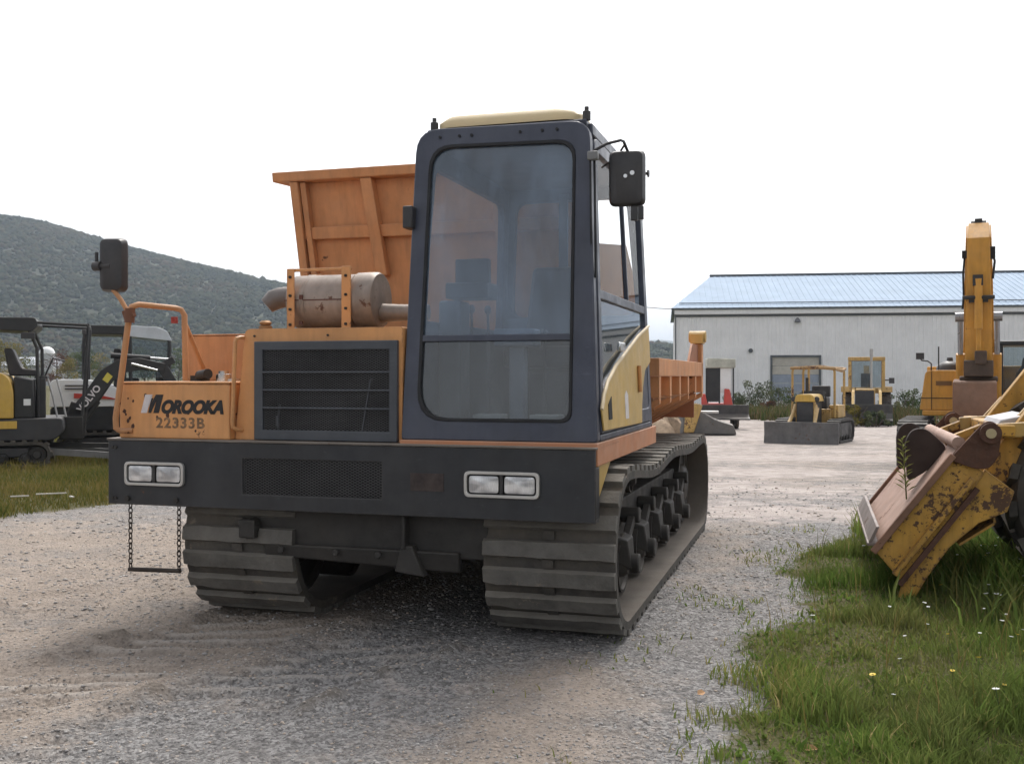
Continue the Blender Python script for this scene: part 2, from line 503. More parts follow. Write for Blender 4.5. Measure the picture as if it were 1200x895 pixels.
def ground_mat():
    m, nt, b, oc = start("gravel_yard")
    def at(n):
        a = nt.nodes.new("ShaderNodeAttribute"); a.attribute_name = n; return a.outputs["Fac"]
    n_big = noise(nt, oc, 0.55, 6, 0.62)
    n_mid = noise(nt, oc, 3.0, 6, 0.7)
    n_fin = noise(nt, oc, 26, 6, 0.75)
    vo = nt.nodes.new("ShaderNodeTexVoronoi"); vo.inputs["Scale"].default_value = 38
    nt.links.new(oc, vo.inputs["Vector"])
    vo2 = nt.nodes.new("ShaderNodeTexVoronoi"); vo2.inputs["Scale"].default_value = 95
    nt.links.new(oc, vo2.inputs["Vector"])
    grey = mixc(nt, ramp(nt, n_fin, 0.3, 0.7), (0.06, 0.057, 0.056), (0.33, 0.315, 0.305))
    bw = nt.nodes.new("ShaderNodeRGBToBW"); nt.links.new(vo.outputs["Color"], bw.inputs[0])
    grey = mixc(nt, ramp(nt, bw.outputs[0], 0.35, 0.8, 0.0, 0.65), grey, (0.38, 0.37, 0.36))
    bw2 = nt.nodes.new("ShaderNodeRGBToBW"); nt.links.new(vo2.outputs["Color"], bw2.inputs[0])
    grey = mixc(nt, ramp(nt, bw2.outputs[0], 0.5, 0.75, 0.0, 0.75), grey, (0.085, 0.08, 0.08))
    tan = mixc(nt, ramp(nt, n_mid, 0.3, 0.7), (0.22, 0.18, 0.147), (0.345, 0.288, 0.24))
    tan = mixc(nt, ramp(nt, n_fin, 0.35, 0.75, 0.0, 0.5), tan, (0.43, 0.375, 0.33))
    tan = mixc(nt, ramp(nt, bw2.outputs[0], 0.58, 0.85, 0.0, 0.6), tan, (0.15, 0.125, 0.105))
    pale = mixc(nt, ramp(nt, n_mid, 0.3, 0.7), (0.27, 0.235, 0.215), (0.47, 0.415, 0.385))
    def brk(a, lo, hi):
        s = nt.nodes.new("ShaderNodeMath"); s.operation = 'MULTIPLY_ADD'
        nt.links.new(ramp(nt, n_mid, 0.25, 0.75, -0.5, 0.5), s.inputs[0]); s.inputs[1].default_value = 0.8
        nt.links.new(a, s.inputs[2])
        s2 = nt.nodes.new("ShaderNodeMath"); s2.operation = 'ADD'
        nt.links.new(s.outputs[0], s2.inputs[0]); nt.links.new(ramp(nt, n_fin, 0.3, 0.7, -0.15, 0.15), s2.inputs[1])
        return ramp(nt, s2.outputs[0], lo, hi)
    tb_ = nt.nodes.new("ShaderNodeMath"); tb_.operation = "MULTIPLY_ADD"; nt.links.new(ramp(nt, noise(nt, oc, 1.3, 6, 0.7), 0.3, 0.7, -0.5, 0.5), tb_.inputs[0]); tb_.inputs[1].default_value = 0.75; nt.links.new(at("tan"), tb_.inputs[2])
    c = mixc(nt, brk(tb_.outputs[0], 0.15, 0.95), grey, tan)
    dk = noise(nt, oc, 0.9, 6, 0.72, (0.8, 1.2, 1))
    c = mixc(nt, ramp(nt, dk, 0.50, 0.72, 0.0, 0.55), c, (0.20, 0.185, 0.175))
    pn = noise(nt, oc, 0.35, 6, 0.7, (0.7, 1.15, 1)); pb = nt.nodes.new("ShaderNodeMath"); pb.operation = "MULTIPLY_ADD"; nt.links.new(ramp(nt, pn, 0.3, 0.7, -0.5, 0.5), pb.inputs[0]); pb.inputs[1].default_value = 1.0; nt.links.new(at("pale"), pb.inputs[2])
    c = mixc(nt, brk(pb.outputs[0], 0.25, 0.85), c, pale)
    c = mixc(nt, ramp(nt, at("bar"), 0.5, 0.95, 0.0, 0.5), c, (0.46, 0.42, 0.38))
    c = mixc(nt, ramp(nt, at("clod_and_shade"), 0.2, 0.75, 0.0, 0.65), c, (0.14, 0.12, 0.10))  # dark turned soil that also paints in the shade along the rut ridges
    soil = mixc(nt, n_mid, (0.05, 0.055, 0.02), (0.13, 0.11, 0.055))
    c = mixc(nt, brk(at("grass"), 0.35, 0.7), c, soil)
    nt.links.new(c, b.inputs["Base Color"])
    b.inputs["Roughness"].default_value = 0.95
    b.inputs["Specular IOR Level"].default_value = 0.15
    h = nt.nodes.new("ShaderNodeMath"); h.operation = 'ADD'
    nt.links.new(n_fin, h.inputs[0])
    nt.links.new(ramp(nt, vo.outputs["Distance"], 0.0, 0.6, 0.5, 0.0), h.inputs[1])
    bn = nt.nodes.new("ShaderNodeBump"); bn.inputs["Strength"].default_value = 0.9; bn.inputs["Distance"].default_value = 0.02
    nt.links.new(h.outputs[0], bn.inputs["Height"]); nt.links.new(bn.outputs[0], b.inputs["Normal"])
    return m
GROUND = ground_mat()
gm = np_mesh("ground", np.stack([gx, gy, gz], -1), GF, GROUND, True)
attr(gm, "grass", gw); attr(gm, "clod_and_shade", np.clip(rut_a, 0, 1)); attr(gm, "bar", np.clip(rut_b, 0, 1))
# tan clay: wheel lanes at the left of the machine and a patch in front of its right track
tan = sstep(-0.55, -1.5, gx + (5.4-gy)*0.55)*sstep(-9, -4, gx)*sstep(12, 8.5, gy) + 1.5*np.exp(-((gx+0.0-(gy-3.8)*0.25)/0.36)**2)*sstep(5.4, 4.5, gy) \
    + 0.55*np.exp(-((gx-1.35-(gy-7)*0.25)/0.5)**2)*sstep(5.5, 7.5, gy)*sstep(12, 10, gy) + 0.6*sstep(10, 14, gy)
tan = tan*(0.55+0.9*(fbm(gx*.7, gy*.7, 51)))
attr(gm, "tan", np.clip(tan, 0, 1))
pl = sstep(9.0, 10.5, gy)*sstep(60, 45, gy)*sstep(-5, 0, gx)*(0.0+1.45*fbm(gx*.22, gy*.4, 61))
attr(gm, "pale", np.clip(pl, 0, 1))
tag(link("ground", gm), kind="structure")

# loose stones of the gravel
ico = bmesh.new(); bmesh.ops.create_icosphere(ico, subdivisions=1, radius=1)
IV = np.array([v.co[:] for v in ico.verts]); IFc = np.array([[v.index for v in f.verts] for f in ico.faces]); ico.free()
def blobs(name, P, S, m, squash=0.6, jit=0.25, rnd=None):
    n = len(P); k = len(IV)
    a = rng.uniform(0, 6.28, n); ca, sa = np.cos(a)[:, None], np.sin(a)[:, None]
    V = IV[None]*(1+rng.uniform(-jit, jit, (n, k, 1)))
    sx = rng.uniform(0.75, 1.35, (n, 1))
    x = V[:, :, 0]*sx; y = V[:, :, 1]; z = V[:, :, 2]*(squash if np.isscalar(squash) else squash[:, None])
    V = np.stack([x*ca-y*sa, x*sa+y*ca, z], -1)*S[:, None, None] + P[:, None, :]
    F = IFc[None] + (np.arange(n)*k)[:, None, None]
    me = np_mesh(name, V.reshape(-1, 3), F.reshape(-1, 3), m, True)
    attr(me, "rnd", np.repeat(rng.uniform(0, 1, n) if rnd is None else rnd, k))
    return me
def stone_mat():
    m, nt, b, oc = start("crushed_stone")
    a = nt.nodes.new("ShaderNodeAttribute"); a.attribute_name = "rnd"
    r = nt.nodes.new("ShaderNodeValToRGB"); nt.links.new(a.outputs["Fac"], r.inputs[0])
    e = r.color_ramp.elements
    e[0].position = 0; e[0].color = (0.20, 0.19, 0.182, 1); e[1].position = 1; e[1].color = (0.42, 0.405, 0.39, 1)
    e.new(0.5).color = (0.31, 0.295, 0.285, 1); e.new(0.8).color = (0.38, 0.31, 0.25, 1)
    nt.links.new(r.outputs[0], b.inputs["Base Color"]); b.inputs["Roughness"].default_value = 0.9
    return m
def scatter_px(n, ylo, yhi, xlo, xhi):
    """ground points with a density that falls with distance"""
    u = rng.uniform(0, 1, n)
    Y = 1/(1/ylo + u*(1/yhi-1/ylo))
    X = rng.uniform(xlo, xhi, n)*Y*0.62
    return X, Y
X, Y = scatter_px(70000, 3.3, 16, -1, 1)
keep = (grass_right(X, Y)+grass_left(X, Y) < 0.35) & (fbm(X*1.3, Y*1.3, 71) + 0.30*rng.uniform(-1, 1, len(X)) > 0.40)
X, Y = X[keep], Y[keep]
S = 0.0025 + 0.008*rng.uniform(0, 1, len(X))**3 + 0.006*(rng.uniform(0, 1, len(X)) > 0.985)
S *= np.clip(Y/5.5, 0.8, 1.8)
Pz = gh(X, Y)+relief(X, Y)+S*0.15
tag(link("gravel_stones", blobs("gravel_stones", np.stack([X, Y, Pz], -1), S, stone_mat())), kind="stuff")

# ------------------------------------------------------------------ hills
def hill(name, prof, ybase, ycrest, yback, nx_, m, sd, rough=6.0):
    px = np.linspace(prof[0][0], prof[-1][0], nx_)
    py = np.interp(px, [p[0] for p in prof], [p[1] for p in prof])
    Xc = (px-600)/1200*ycrest
    Zc = 1.4+(440-py)/1200*ycrest
    T = np.concatenate([np.linspace(0, 1, 40), np.linspace(1.1, 2, 12)])
    XX, TT = np.meshgrid(Xc, T)
    ZZ = np.tile(Zc, (len(T), 1))
    Yg = np.where(TT <= 1, ybase+(ycrest-ybase)*TT, ycrest+(yback-ycrest)*(TT-1))
    pr = np.where(TT <= 1, np.sin(np.clip(TT, 0, 1)*np.pi/2)**1.15, np.cos((TT-1)*np.pi/2))
    Z = -1.2 + (ZZ+1.2)*pr + (fbm(XX/90, Yg/90, sd)-0.47)*rough*4*pr*np.clip(1-pr, 0, 1) + (fbm(XX/30, Yg/30, sd+3)-.47)*rough*pr*0.3
    n, k = len(T), nx_
    id_ = np.arange(n*k).reshape(n, k)
    F = np.stack([id_[:-1, :-1], id_[:-1, 1:], id_[1:, 1:], id_[1:, :-1]], -1).reshape(-1, 4)
    o = link(name, np_mesh(name, np.stack([XX, Yg, Z], -1).reshape(-1, 3), F, m, True))
    tag(o, kind="structure")
    return XX, Yg, Z
HILLM = mat("wooded_hillside_floor", (0.035, 0.042, 0.02), 0.95, var=0.4, vscale=0.02)
def leaf_mat(name, cols, trans=0.25, attrname="rnd", vary=0.35, patch=None):
    m, nt, b, oc = start(name)
    a = nt.nodes.new("ShaderNodeAttribute"); a.attribute_name = attrname
    r = nt.nodes.new("ShaderNodeValToRGB"); nt.links.new(a.outputs["Fac"], r.inputs[0])
    e = r.color_ramp.elements
    e[0].position = 0; e[0].color = (*cols[0], 1); e[1].position = 1; e[1].color = (*cols[-1], 1)
    for k in range(1, len(cols)-1): e.new(k/(len(cols)-1)).color = (*cols[k], 1)
    c = r.outputs[0]
    if patch:
        n = noise(nt, oc, patch[0], 4)
        c = mixc(nt, ramp(nt, n, 0.42, 0.62, 0, patch[2]), c, patch[1])
    nt.links.new(c, b.inputs["Base Color"])
    b.inputs["Roughness"].default_value = 0.9; b.inputs["Specular IOR Level"].default_value = 0.06
    if trans:
        tl = nt.nodes.new("ShaderNodeBsdfTranslucent"); nt.links.new(c, tl.inputs[0])
        mx = nt.nodes.new("ShaderNodeMixShader"); mx.inputs[0].default_value = trans
        nt.links.new(b.outputs[0], mx.inputs[1]); nt.links.new(tl.outputs[0], mx.inputs[2])
        nt.links.new(mx.outputs[0], nt.nodes["Material Output"].inputs["Surface"])
    return m
PROF = [(a_, b_+8) for a_, b_ in [(-900, 330), (-400, 285), (-150, 258), (0, 254), (30, 254), (60, 257), (90, 265), (130, 277), (180, 292), (240, 306), (290, 318), (335, 329), (420, 347), (520, 366), (640, 385), (780, 402), (900, 414), (1020, 428), (1150, 440), (1500, 444)]]
HX, HY, HZ = hill("hillside", PROF, 430, 900, 1400, 240, HILLM, 5)
hx, hy, hz = [], [], []
for k in range(46000):
    i = rng.uniform(2, 38.9); j = rng.uniform(45, 178)
    i0, j0 = int(i), int(j); fi, fj = i-i0, j-j0
    def bl(A): return (A[i0, j0]*(1-fi)+A[i0+1, j0]*fi)*(1-fj)+(A[i0, j0+1]*(1-fi)+A[i0+1, j0+1]*fi)*fj
    hx.append(bl(HX)); hy.append(bl(HY)); hz.append(bl(HZ))
hx, hy, hz = map(np.array, (hx, hy, hz))
S = rng.uniform(0.8, 2.2, len(hx))*np.where(rng.uniform(0, 1, len(hx)) > 0.92, 1.3, 1.0)
rn = np.clip((fbm(hx/45, hy/70, 13)-0.47)*1.5+0.42 + rng.uniform(-0.26, 0.26, len(hx)), 0, 1)
FOREST = leaf_mat("mixed_autumn_wood", [(0.014, 0.022, 0.012), (0.024, 0.033, 0.015), (0.034, 0.042, 0.018), (0.050, 0.047, 0.020), (0.060, 0.040, 0.022)], 0)
fo = link("forest", blobs("forest", np.stack([hx, hy, hz+S*0.5], -1), S, FOREST, squash=rng.uniform(0.65, 1.05, len(hx)), jit=0.22, rnd=rn))
tag(fo, kind="stuff")
hill("far_ridge", [(300, 440), (600, 412), (700, 400), (770, 399), (800, 402), (900, 414), (1000, 425), (1150, 436), (1400, 440)], 2200, 3000, 3900, 90, mat("far_wooded_ridge", (0.035, 0.05, 0.03), 0.95, var=0.3, vscale=0.01), 9, 14)

# ------------------------------------------------------------------ warehouse
def metal_sheet(name, col, rough, dirt=0.2, metal=0.0):
    return mat(name, col, rough, metal, var=0.07, vscale=0.6, streak=dirt, dust=0.02, dustcol=(0.5, 0.48, 0.45), spec=0.15)
WALLM = metal_sheet("white_ribbed_sheet", (0.87, 0.865, 0.88), 0.55, 0.12)
ROOFM = metal_sheet("pale_blue_grey_roof_sheet", (0.36, 0.44, 0.54), 0.9, 0.08)
TRIM = mat("dark_grey_trim", (0.10, 0.11, 0.12), 0.6)
DOORU = mat("cream_door_panel", (0.50, 0.47, 0.42), 0.6, var=0.1, streak=0.2)
DOORL = mat("grey_blue_door_panel", (0.30, 0.34, 0.42), 0.6, var=0.1, streak=0.25)
wh = thing("warehouse", "long white ribbed metal warehouse with pale blue sheet roof", "building", (12.0, 75, -1.05), R(-8.5))
def corr(p0, du, dn, L, up0, up1, pitch, depth):
    """corrugated sheet: runs L along du, from up0 to up1 (vectors), ribs proud along dn"""
    V, F = [], []
    du, dn, up0, up1, p0 = map(Vector, (du, dn, up0, up1, p0))
    x = 0; prof = []
    while x < L:
        for f, d in ((0, 0), (0.72, 0), (0.80, 1), (0.92, 1)):
            prof.append((min(L, x+f*pitch), d*depth))
        x += pitch
    prof.append((L, 0))
    for s, d in prof:
        V.append(p0+du*s+dn*d+up0); V.append(p0+du*s+dn*d+up1)
    for k in range(len(prof)-1): F.append((2*k, 2*k+2, 2*k+3, 2*k+1))
    return MB().add(V, F)
WL, WHT = 62.0, 7.0
D0, D1, DT = 6.88, 10.16, 3.78
m = corr((0, 0, 0), (1, 0, 0), (0, -1, 0), D0, (0, 0, 0), (0, 0, WHT), 0.30, 0.035)
m2 = corr((D1, 0, 0), (1, 0, 0), (0, -1, 0), WL-D1, (0, 0, 0), (0, 0, WHT), 0.30, 0.035)
m.add(m2.v, m2.f)
m2 = corr((D0, 0, 0), (1, 0, 0), (0, -1, 0), D1-D0, (0, 0, DT), (0, 0, WHT), 0.30, 0.035); m.add(m2.v, m2.f)
m.obj("wall", WALLM, wh, smooth=0)
corr((0, 20, 0), (0, -1, 0), (-1, 0, 0), 20, (0, 0, 0), (0, 0, WHT), 0.30, 0.035).obj("wall", WALLM, wh, smooth=0)
rz0, rz1, rx = 7.35, 10.62, 2.95
prof = []
V, F = [], []
x = 0.0
def roofpt(x, t):    # t=0 eave, 1 ridge; the end is hipped
    xl = -0.3 + (rx+0.3)*t
    return max(x, xl), t
rows = []
xx = np.arange(-0.3, WL, 0.45)
rm = MB()
for k, x in enumerate(xx):
    for (a, b, d) in ((0, 0.34, 0.0), (0.34, 0.45, 0.03)):
        x0, x1 = x+a, x+b
        t0 = min(1, max(0, (x0+0.3)/(rx+0.3))); t1 = min(1, max(0, (x1+0.3)/(rx+0.3)))
        p = lambda xx_, t: (xx_, -0.35+10.35*t, rz0+(rz1-rz0)*t+d)
        rm.add([p(x0, 0), p(x1, 0), p(x1, t1), p(x0, t0)], [(0, 1, 2, 3)])
        q = lambda xx_, t, dd: (xx_, -0.35+10.35*t, rz0+(rz1-rz0)*t+dd)
        rm.add([q(x0, 0, 0), q(x0, 0, 0.03), q(x0, t0, 0.03), q(x0, t0, 0)], [(0, 1, 2, 3)])
rm.add([(-0.3, -0.35, rz0), (rx, 10, rz1), (-0.3, 20.35, rz0)], [(0, 1, 2)])
rm.add([(-0.3, 20.35, rz0), (rx, 10, rz1), (WL, 10, rz1), (WL, 20.35, rz0)], [(0, 1, 2, 3)])
rm.obj("roof", ROOFM, wh, smooth=0)
MB().bar((rx-0.1, 10, rz1+0.06), (WL, 10, rz1+0.06), 0.4, 0.14).obj("ridge_cap", TRIM, wh)
MB().box(-0.34, WL, -0.42, -0.30, 7.24, 7.36).obj("gutter", TRIM, wh)
MB().box(-0.06, WL, -0.10, -0.045, 6.72, 6.86).box(-0.06, 0.02, -0.08, 0.06, 0, 7.2).obj("trim", TRIM, wh)
MB().box(-0.1, WL, -0.30, -0.06, 6.9, 7.22).obj("fascia", WALLM, wh)
MB().bar((0.25, 0.70, 7.78), (WL, 0.70, 7.78), 0.10, 0.06).obj("snow_guard", TRIM, wh)
dr = MB().box(D0-0.14, D0, -0.07, 0.1, 0, DT+0.14).box(D1, D1+0.14, -0.07, 0.1, 0, DT+0.14).box(D0, D1, -0.07, 0.1, DT, DT+0.14).obj("door_frame", TRIM, wh)
for k in range(6):
    z0 = k*DT/6
    o = MB().box(D0+0.01, D1-0.01, 0.06+0.004*(k % 2), 0.10, z0+0.012, z0+DT/6-0.012).obj("door_panel", DOORL if 1 <= k <= 3 else DOORU, dr, bev=0.01)
lm = MB().bar((8.62, -0.05, 6.35), (8.62, -0.25, 6.55), 0.05, 0.05).lathe([(0.05, 0), (0.16, -0.12), (0.22, -0.3), (0.2, -0.34)], (8.62, -0.28, 6.6), (0, 0, 1)).obj("wall_lamp", mat("dull_lamp_metal", (0.16, 0.16, 0.17), 0.5, 0.4), wh)
MB().cyl((5.35, -0.04, 4.25), (5.35, -0.14, 4.25), 0.16).obj("vent", TRIM, wh)
# overhead wire from the building corner to a pole behind the dumper
PX, PYY = 3.2, 72.0
up = thing("utility_pole", "weathered wooden utility pole hidden behind the dumper cab", "utility pole", (PX, PYY, -1.0))
MB().cyl((0, 0, 0), (0, 0, 8.6), 0.16, 0.11).obj("pole", mat("grey_pole_wood", (0.16, 0.13, 0.10), 0.9), up)
MB().box(-0.9, 0.9, -0.06, 0.06, 8.0, 8.14).obj("crossarm", mat("grey_crossarm_wood", (0.16, 0.13, 0.10), 0.9), up)
pts = []
for k in range(13):
    t = k/12
    pts.append((PX+(12.0-PX)*t, PYY+(75-PYY)*t, 7.35 + (6.25-7.35)*t - 0.5*4*t*(1-t)*0.5))
tag(MB().tube(pts, 0.025, 5).obj("overhead_wire", GASKET), "thin black overhead wire running to the left corner of the warehouse", "wire")
# ------------------------------------------------------------------ the tracked dumper (local x across to its left side, y to its rear)
dz = thing("tracked_dumper", "large orange and navy tracked dump carrier parked facing the camera in the gravel yard", "dumper", (DP[0], DP[1], 0), -TH)

def lattice(x0, x1, z0, z1, y, pitch, w, asp=0.5):
    """expanded-metal screen: crossing diagonal wires clipped to a rectangle"""
    mb = MB()
    for sgn in (1, -1):
        c = -2.0
        H = z1-z0; W = x1-x0
        n = int((W+H/asp)/pitch)+2
        for k in range(n):
            s = k*pitch - (H/asp if sgn > 0 else 0)
            a = (x0+s, 0.0); b = (x0+s+H/asp, H)
            if sgn < 0: a, b = (x0+s, 0.0), (x0+s-H/asp, H)
            (ax, az), (bx, bz) = a, b
            if ax > bx: (ax, az), (bx, bz) = (bx, bz), (ax, az)
            if bx <= x0 or ax >= x1: continue
            if ax < x0: az += (bz-az)*(x0-ax)/(bx-ax); ax = x0
            if bx > x1: bz = az+(bz-az)*(x1-ax)/(bx-ax); bx = x1
            if bx-ax < 1e-3: continue
            mb.bar((ax, y, z0+az), (bx, y, z0+bz), 0.002, w, up=(0, 1, 0)) if False else mb.bar((ax, y+0.001*sgn, z0+az), (bx, y+0.001*sgn, z0+bz), w, 0.002, up=(0, 1, 0))
    return mb

# front bumper with its meshed opening
def rect(x0, x1, z0, z1, y): return [(x0, y, z0), (x1, y, z0), (x1, y, z1), (x0, y, z1)]
b = MB().ring(rect(-2.853, 0, 0.665, 1.030, 0), rect(-1.981, -1.150, 0.748, 0.944, 0), (0, 0.014, 0))
b.box(-2.853, -2.839, 0.0145, 0.62, 0.665, 1.030).box(-2.838, -0.001, 0.0145, 0.085, 0.665, 0.680)
b.box(-0.014, -0.001, 0.0145, 0.10, 0.681, 0.94)
bumper = b.obj("front_bumper", BLACKP, dz, bev=0.004)
MB().box(-2.0, -1.13, 0.06, 0.09, 0.73, 0.96).obj("mesh_backing", VOID, bumper)
MB().box(-2.86, 0.004, -0.008, 0.60, 1.0305, 1.042).obj("bumper_cap", mat("dusty_worn_cap", (0.10, 0.088, 0.078), 0.7, var=0.35, dust=0.35, rust=0.4), bumper, bev=0.003)
lattice(-1.981, -1.150, 0.748, 0.944, 0.008, 0.030, 0.0035).obj("mesh_screen", SCREEN, bumper, smooth=0)
MB().box(-0.985, -0.80, -0.0035, -0.0004, 0.80, 0.892).obj("plate_mark", mat("faint_brown_stain_plate", (0.045, 0.033, 0.03), 0.7, var=0.5, vscale=12), bumper)
bo = MB()
for x in (-2.82, -2.80):
    for z in (0.70, 0.99): bo.cyl((x, 0, z), (x, -0.008, z), 0.009, n=8)
for x in (-2.72, -2.40): bo.cyl((x, 0, 0.70), (x, -0.014, 0.70), 0.016, n=8)
bo.obj("bolt", DARKST, bumper, kind="stuff")
for x0, x1 in ((-2.731, -2.344), (-0.684, -0.284)):
    z0, z1 = 0.778, 0.912
    f = lambda p, y: [(q[0], y, q[1]) for q in p]
    hf = MB().ring(f(rp([(x0, z0), (x1, z0), (x1, z1), (x0, z1)], 0.03), -0.022), f(rp([(x0+.016, z0+.016), (x1-.016, z0+.016), (x1-.016, z1-.016), (x0+.016, z1-.016)], 0.022), -0.022), (0, 0.0216, 0))
    hl = hf.obj("headlight_frame", mat("dull_aluminium_trim", (0.52, 0.51, 0.49), 0.4, metal=0.6, var=0.15, dust=0.15), dz, bev=0.003)
    MB().box(x0+.017, x1-.017, -0.004, -0.0008, z0+.017, z1-.017).obj("backing", VOID, hl)
    xm = (x0+x1)/2
    MB().box(xm-.008, xm+.008, -0.018, -0.005, z0+.018, z1-.018).cyl((xm, -0.018, z0+.03), (xm, -0.024, z0+.03), 0.005, n=8).cyl((xm, -0.018, z1-.03), (xm, -0.024, z1-.03), 0.005, n=8).obj("divider", PLASTIC, hl)
    for a, c in ((x0+.026, xm-.016), (xm+.016, x1-.026)):
        outer = rp([(a, z0+.024), (c, z0+.024), (c, z1-.024), (a, z1-.024)], 0.016)
        cx, cz = (a+c)/2, (z0+z1)/2
        mid = [(cx+(p[0]-cx)*.82, cz+(p[1]-cz)*.82) for p in outer]
        n = len(outer)
        vs = [(p[0], -0.006, p[1]) for p in outer]+[(p[0], -0.014, p[1]) for p in outer]+[(p[0], -0.0175, p[1]) for p in mid]
        fs = [(k, (k+1) % n, n+(k+1) % n, n+k) for k in range(n)]+[(n+k, n+(k+1) % n, 2*n+(k+1) % n, 2*n+k) for k in range(n)]+[tuple(range(2*n, 3*n))]
        MB().add(vs, fs).obj("headlight", LENS, hl)

# tool box with lettering
tb = MB().box(-2.80, -2.078, 0.03, 0.80, 1.043, 1.352).box(-2.808, -2.072, 0.022, 0.81, 1.353, 1.366).obj("tool_box", ORANGE, dz, bev=0.006)
def flat(me, x, y, z, parent, sx=1.0, name=None):
    o = link(name or me.name, me, parent)
    o.location = (x, y, z); o.rotation_euler = (R(90), 0, 0); o.scale = (sx, 1, 1)
    return o
flat(text_mesh("OROOKA", "lettering", 0.098, shear=0.30, offset=0.006, m=DECALBLK, spacing=0.97), -2.525, 0.0285, 1.190, tb, 0.95)
# the initial M: a white left stroke, the rest black
zz0, zz1 = 1.187, 1.292
MB().slab([(-2.655, 0.029, zz0), (-2.615, 0.029, zz0), (-2.590, 0.029, zz1-.012), (-2.575, 0.029, zz1), (-2.625, 0.029, zz1)], (0, -0.0012, 0)).slab([(-2.590, 0.029, zz1-.014), (-2.605, 0.029, zz0+.03), (-2.578, 0.029, zz1-.006)], (0, -0.0011, 0)).obj("letter_stroke", DECALWHT, tb, smooth=0)
MB().slab([(-2.607, 0.029, zz0), (-2.588, 0.029, zz0), (-2.535, 0.029, zz1), (-2.555, 0.029, zz1), (-2.590, 0.029, zz0+.045), (-2.572, 0.029, zz1-.02), (-2.584, 0.029, zz1-.02)], (0, -0.0016, 0)).slab([(-2.572, 0.029, zz0), (-2.536, 0.029, zz0), (-2.506, 0.029, zz1), (-2.542, 0.029, zz1)], (0, -0.0015, 0)).obj("letter_stroke", DECALBLK, tb, smooth=0)
flat(text_mesh("22333B", "stencil_number", 0.082, offset=0.002, m=DECALNUM, spacing=1.15), -2.555, 0.0288, 1.105, tb, 1.12)
random.seed(3)
ch = MB()
for k in range(16):
    x, z = (-2.78+0.10*random.random(), 1.07+0.2*random.random()) if k < 8 else (-2.75+0.65*random.random(), 1.06+0.28*random.random())
    r = 0.004+0.008*random.random()
    ch.slab([(x+r*math.cos(t)*(0.7+.6*random.random()), 0.0292, z+r*math.sin(t)*(0.8+.9*random.random())) for t in [i*1.047 for i in range(6)]], (0, -0.0006, 0))
ch.obj("paint_chip", mat("dark_chipped_primer", (0.07, 0.035, 0.025), 0.7), tb, smooth=0, kind="stuff")

# engine hood, radiator grille
hood = MB().prism(rp([(-2.076, 1.043), (-1.064, 1.043), (-1.064, 1.66), (-2.012, 1.66)], [0.001, 0.001, 0.01, 0.035], 3), 'y', 0.08, 1.25).obj("engine_hood", ORANGE, dz, bev=0.008)
G0, G1, GZ0, GZ1 = -1.938, -1.083, 1.046, 1.588
gf = MB().ring(rect(G0, G1, GZ0, GZ1, 0.048), rect(-1.885, -1.128, 1.10, 1.540, 0.048), (0, 0.030, 0)).obj("grille_frame", FRAMEGREY, dz, bev=0.004)
MB().box(G0+.02, G1-.02, 0.0785, 0.0795, GZ0+.02, GZ1-.02).obj("grille_backing", VOID, gf)
lattice(-1.885, -1.128, 1.10, 1.540, 0.060, 0.026, 0.0028).obj("mesh_screen", SCREEN, gf, smooth=0)
for k in range(3):
    z = 1.10+0.44*(k+1)/4+0.012*(1-k)
    MB().cyl((-1.886, 0.053, z), (-1.127, 0.053, z), 0.0055, n=8).obj("grille_bar", FRAMEGREY, gf)
MB().cyl((-1.80, 0.070, 1.11), (-1.79, 0.070, 1.24), 0.007).cyl((-1.80, 0.070, 1.12), (-1.80, 0.070, 1.18), 0.012).obj("radiator_pipe", FRAMEGREY, gf)
MB().bar((-1.29, 0.072, 1.10), (-1.24, 0.072, 1.38), 0.03, 0.006).obj("radiator_pipe", FRAMEGREY, gf)
MB().tube([(-2.022, 0.085, 1.612), (-2.022, 0.045, 1.612), (-2.034, 0.028, 1.606), (-2.040, 0.024, 1.585), (-2.056, 0.02, 1.14), (-2.056, 0.024, 1.115), (-2.04, 0.04, 1.10), (-2.03, 0.085, 1.095)], 0.0115, 8).obj("grab_handle", ORANGE, dz)
MB().lathe([(0.038, 0), (0.038, 0.03), (0.022, 0.032), (0.030, 0.036), (0.036, 0.05), (0.022, 0.062)], (-2.00, 0.28, 1.655), (0, 0, 1)).obj("filler_cap", mat("brassy_rusty_cap", (0.30, 0.17, 0.08), 0.5, 0.5, rust=0.4), dz)
cl = MB()
for x in (-2.06, -1.95, -1.50): cl.cyl((x, 0.078, 1.62), (x, 0.070, 1.62), 0.006, n=8)
cl.obj("screw", DARKST, hood, kind="stuff")

# hydraulic tank behind the tool box
tk = MB().box(-2.80, -2.05, 0.66, 1.35, 1.367, 1.650).box(-2.806, -2.044, 0.654, 1.356, 1.651, 1.660).obj("hydraulic_tank", ORANGE_BED, dz, bev=0.006)
MB().box(-2.33, -2.22, 0.30, 0.42, 1.367, 1.38).lathe([(0.045, 0), (0.045, 0.04), (0.03, 0.045), (0.03, 0.06)], (-2.30, 0.32, 1.367), (0, 0, 1)).obj("fuel_cap", CHROME, dz)
MB().cyl((-2.45, 0.3, 1.40), (-2.36, 0.25, 1.41), 0.03).box(-2.50, -2.42, 0.28, 0.36, 1.367, 1.40).obj("hose_fitting", DARKST, dz)

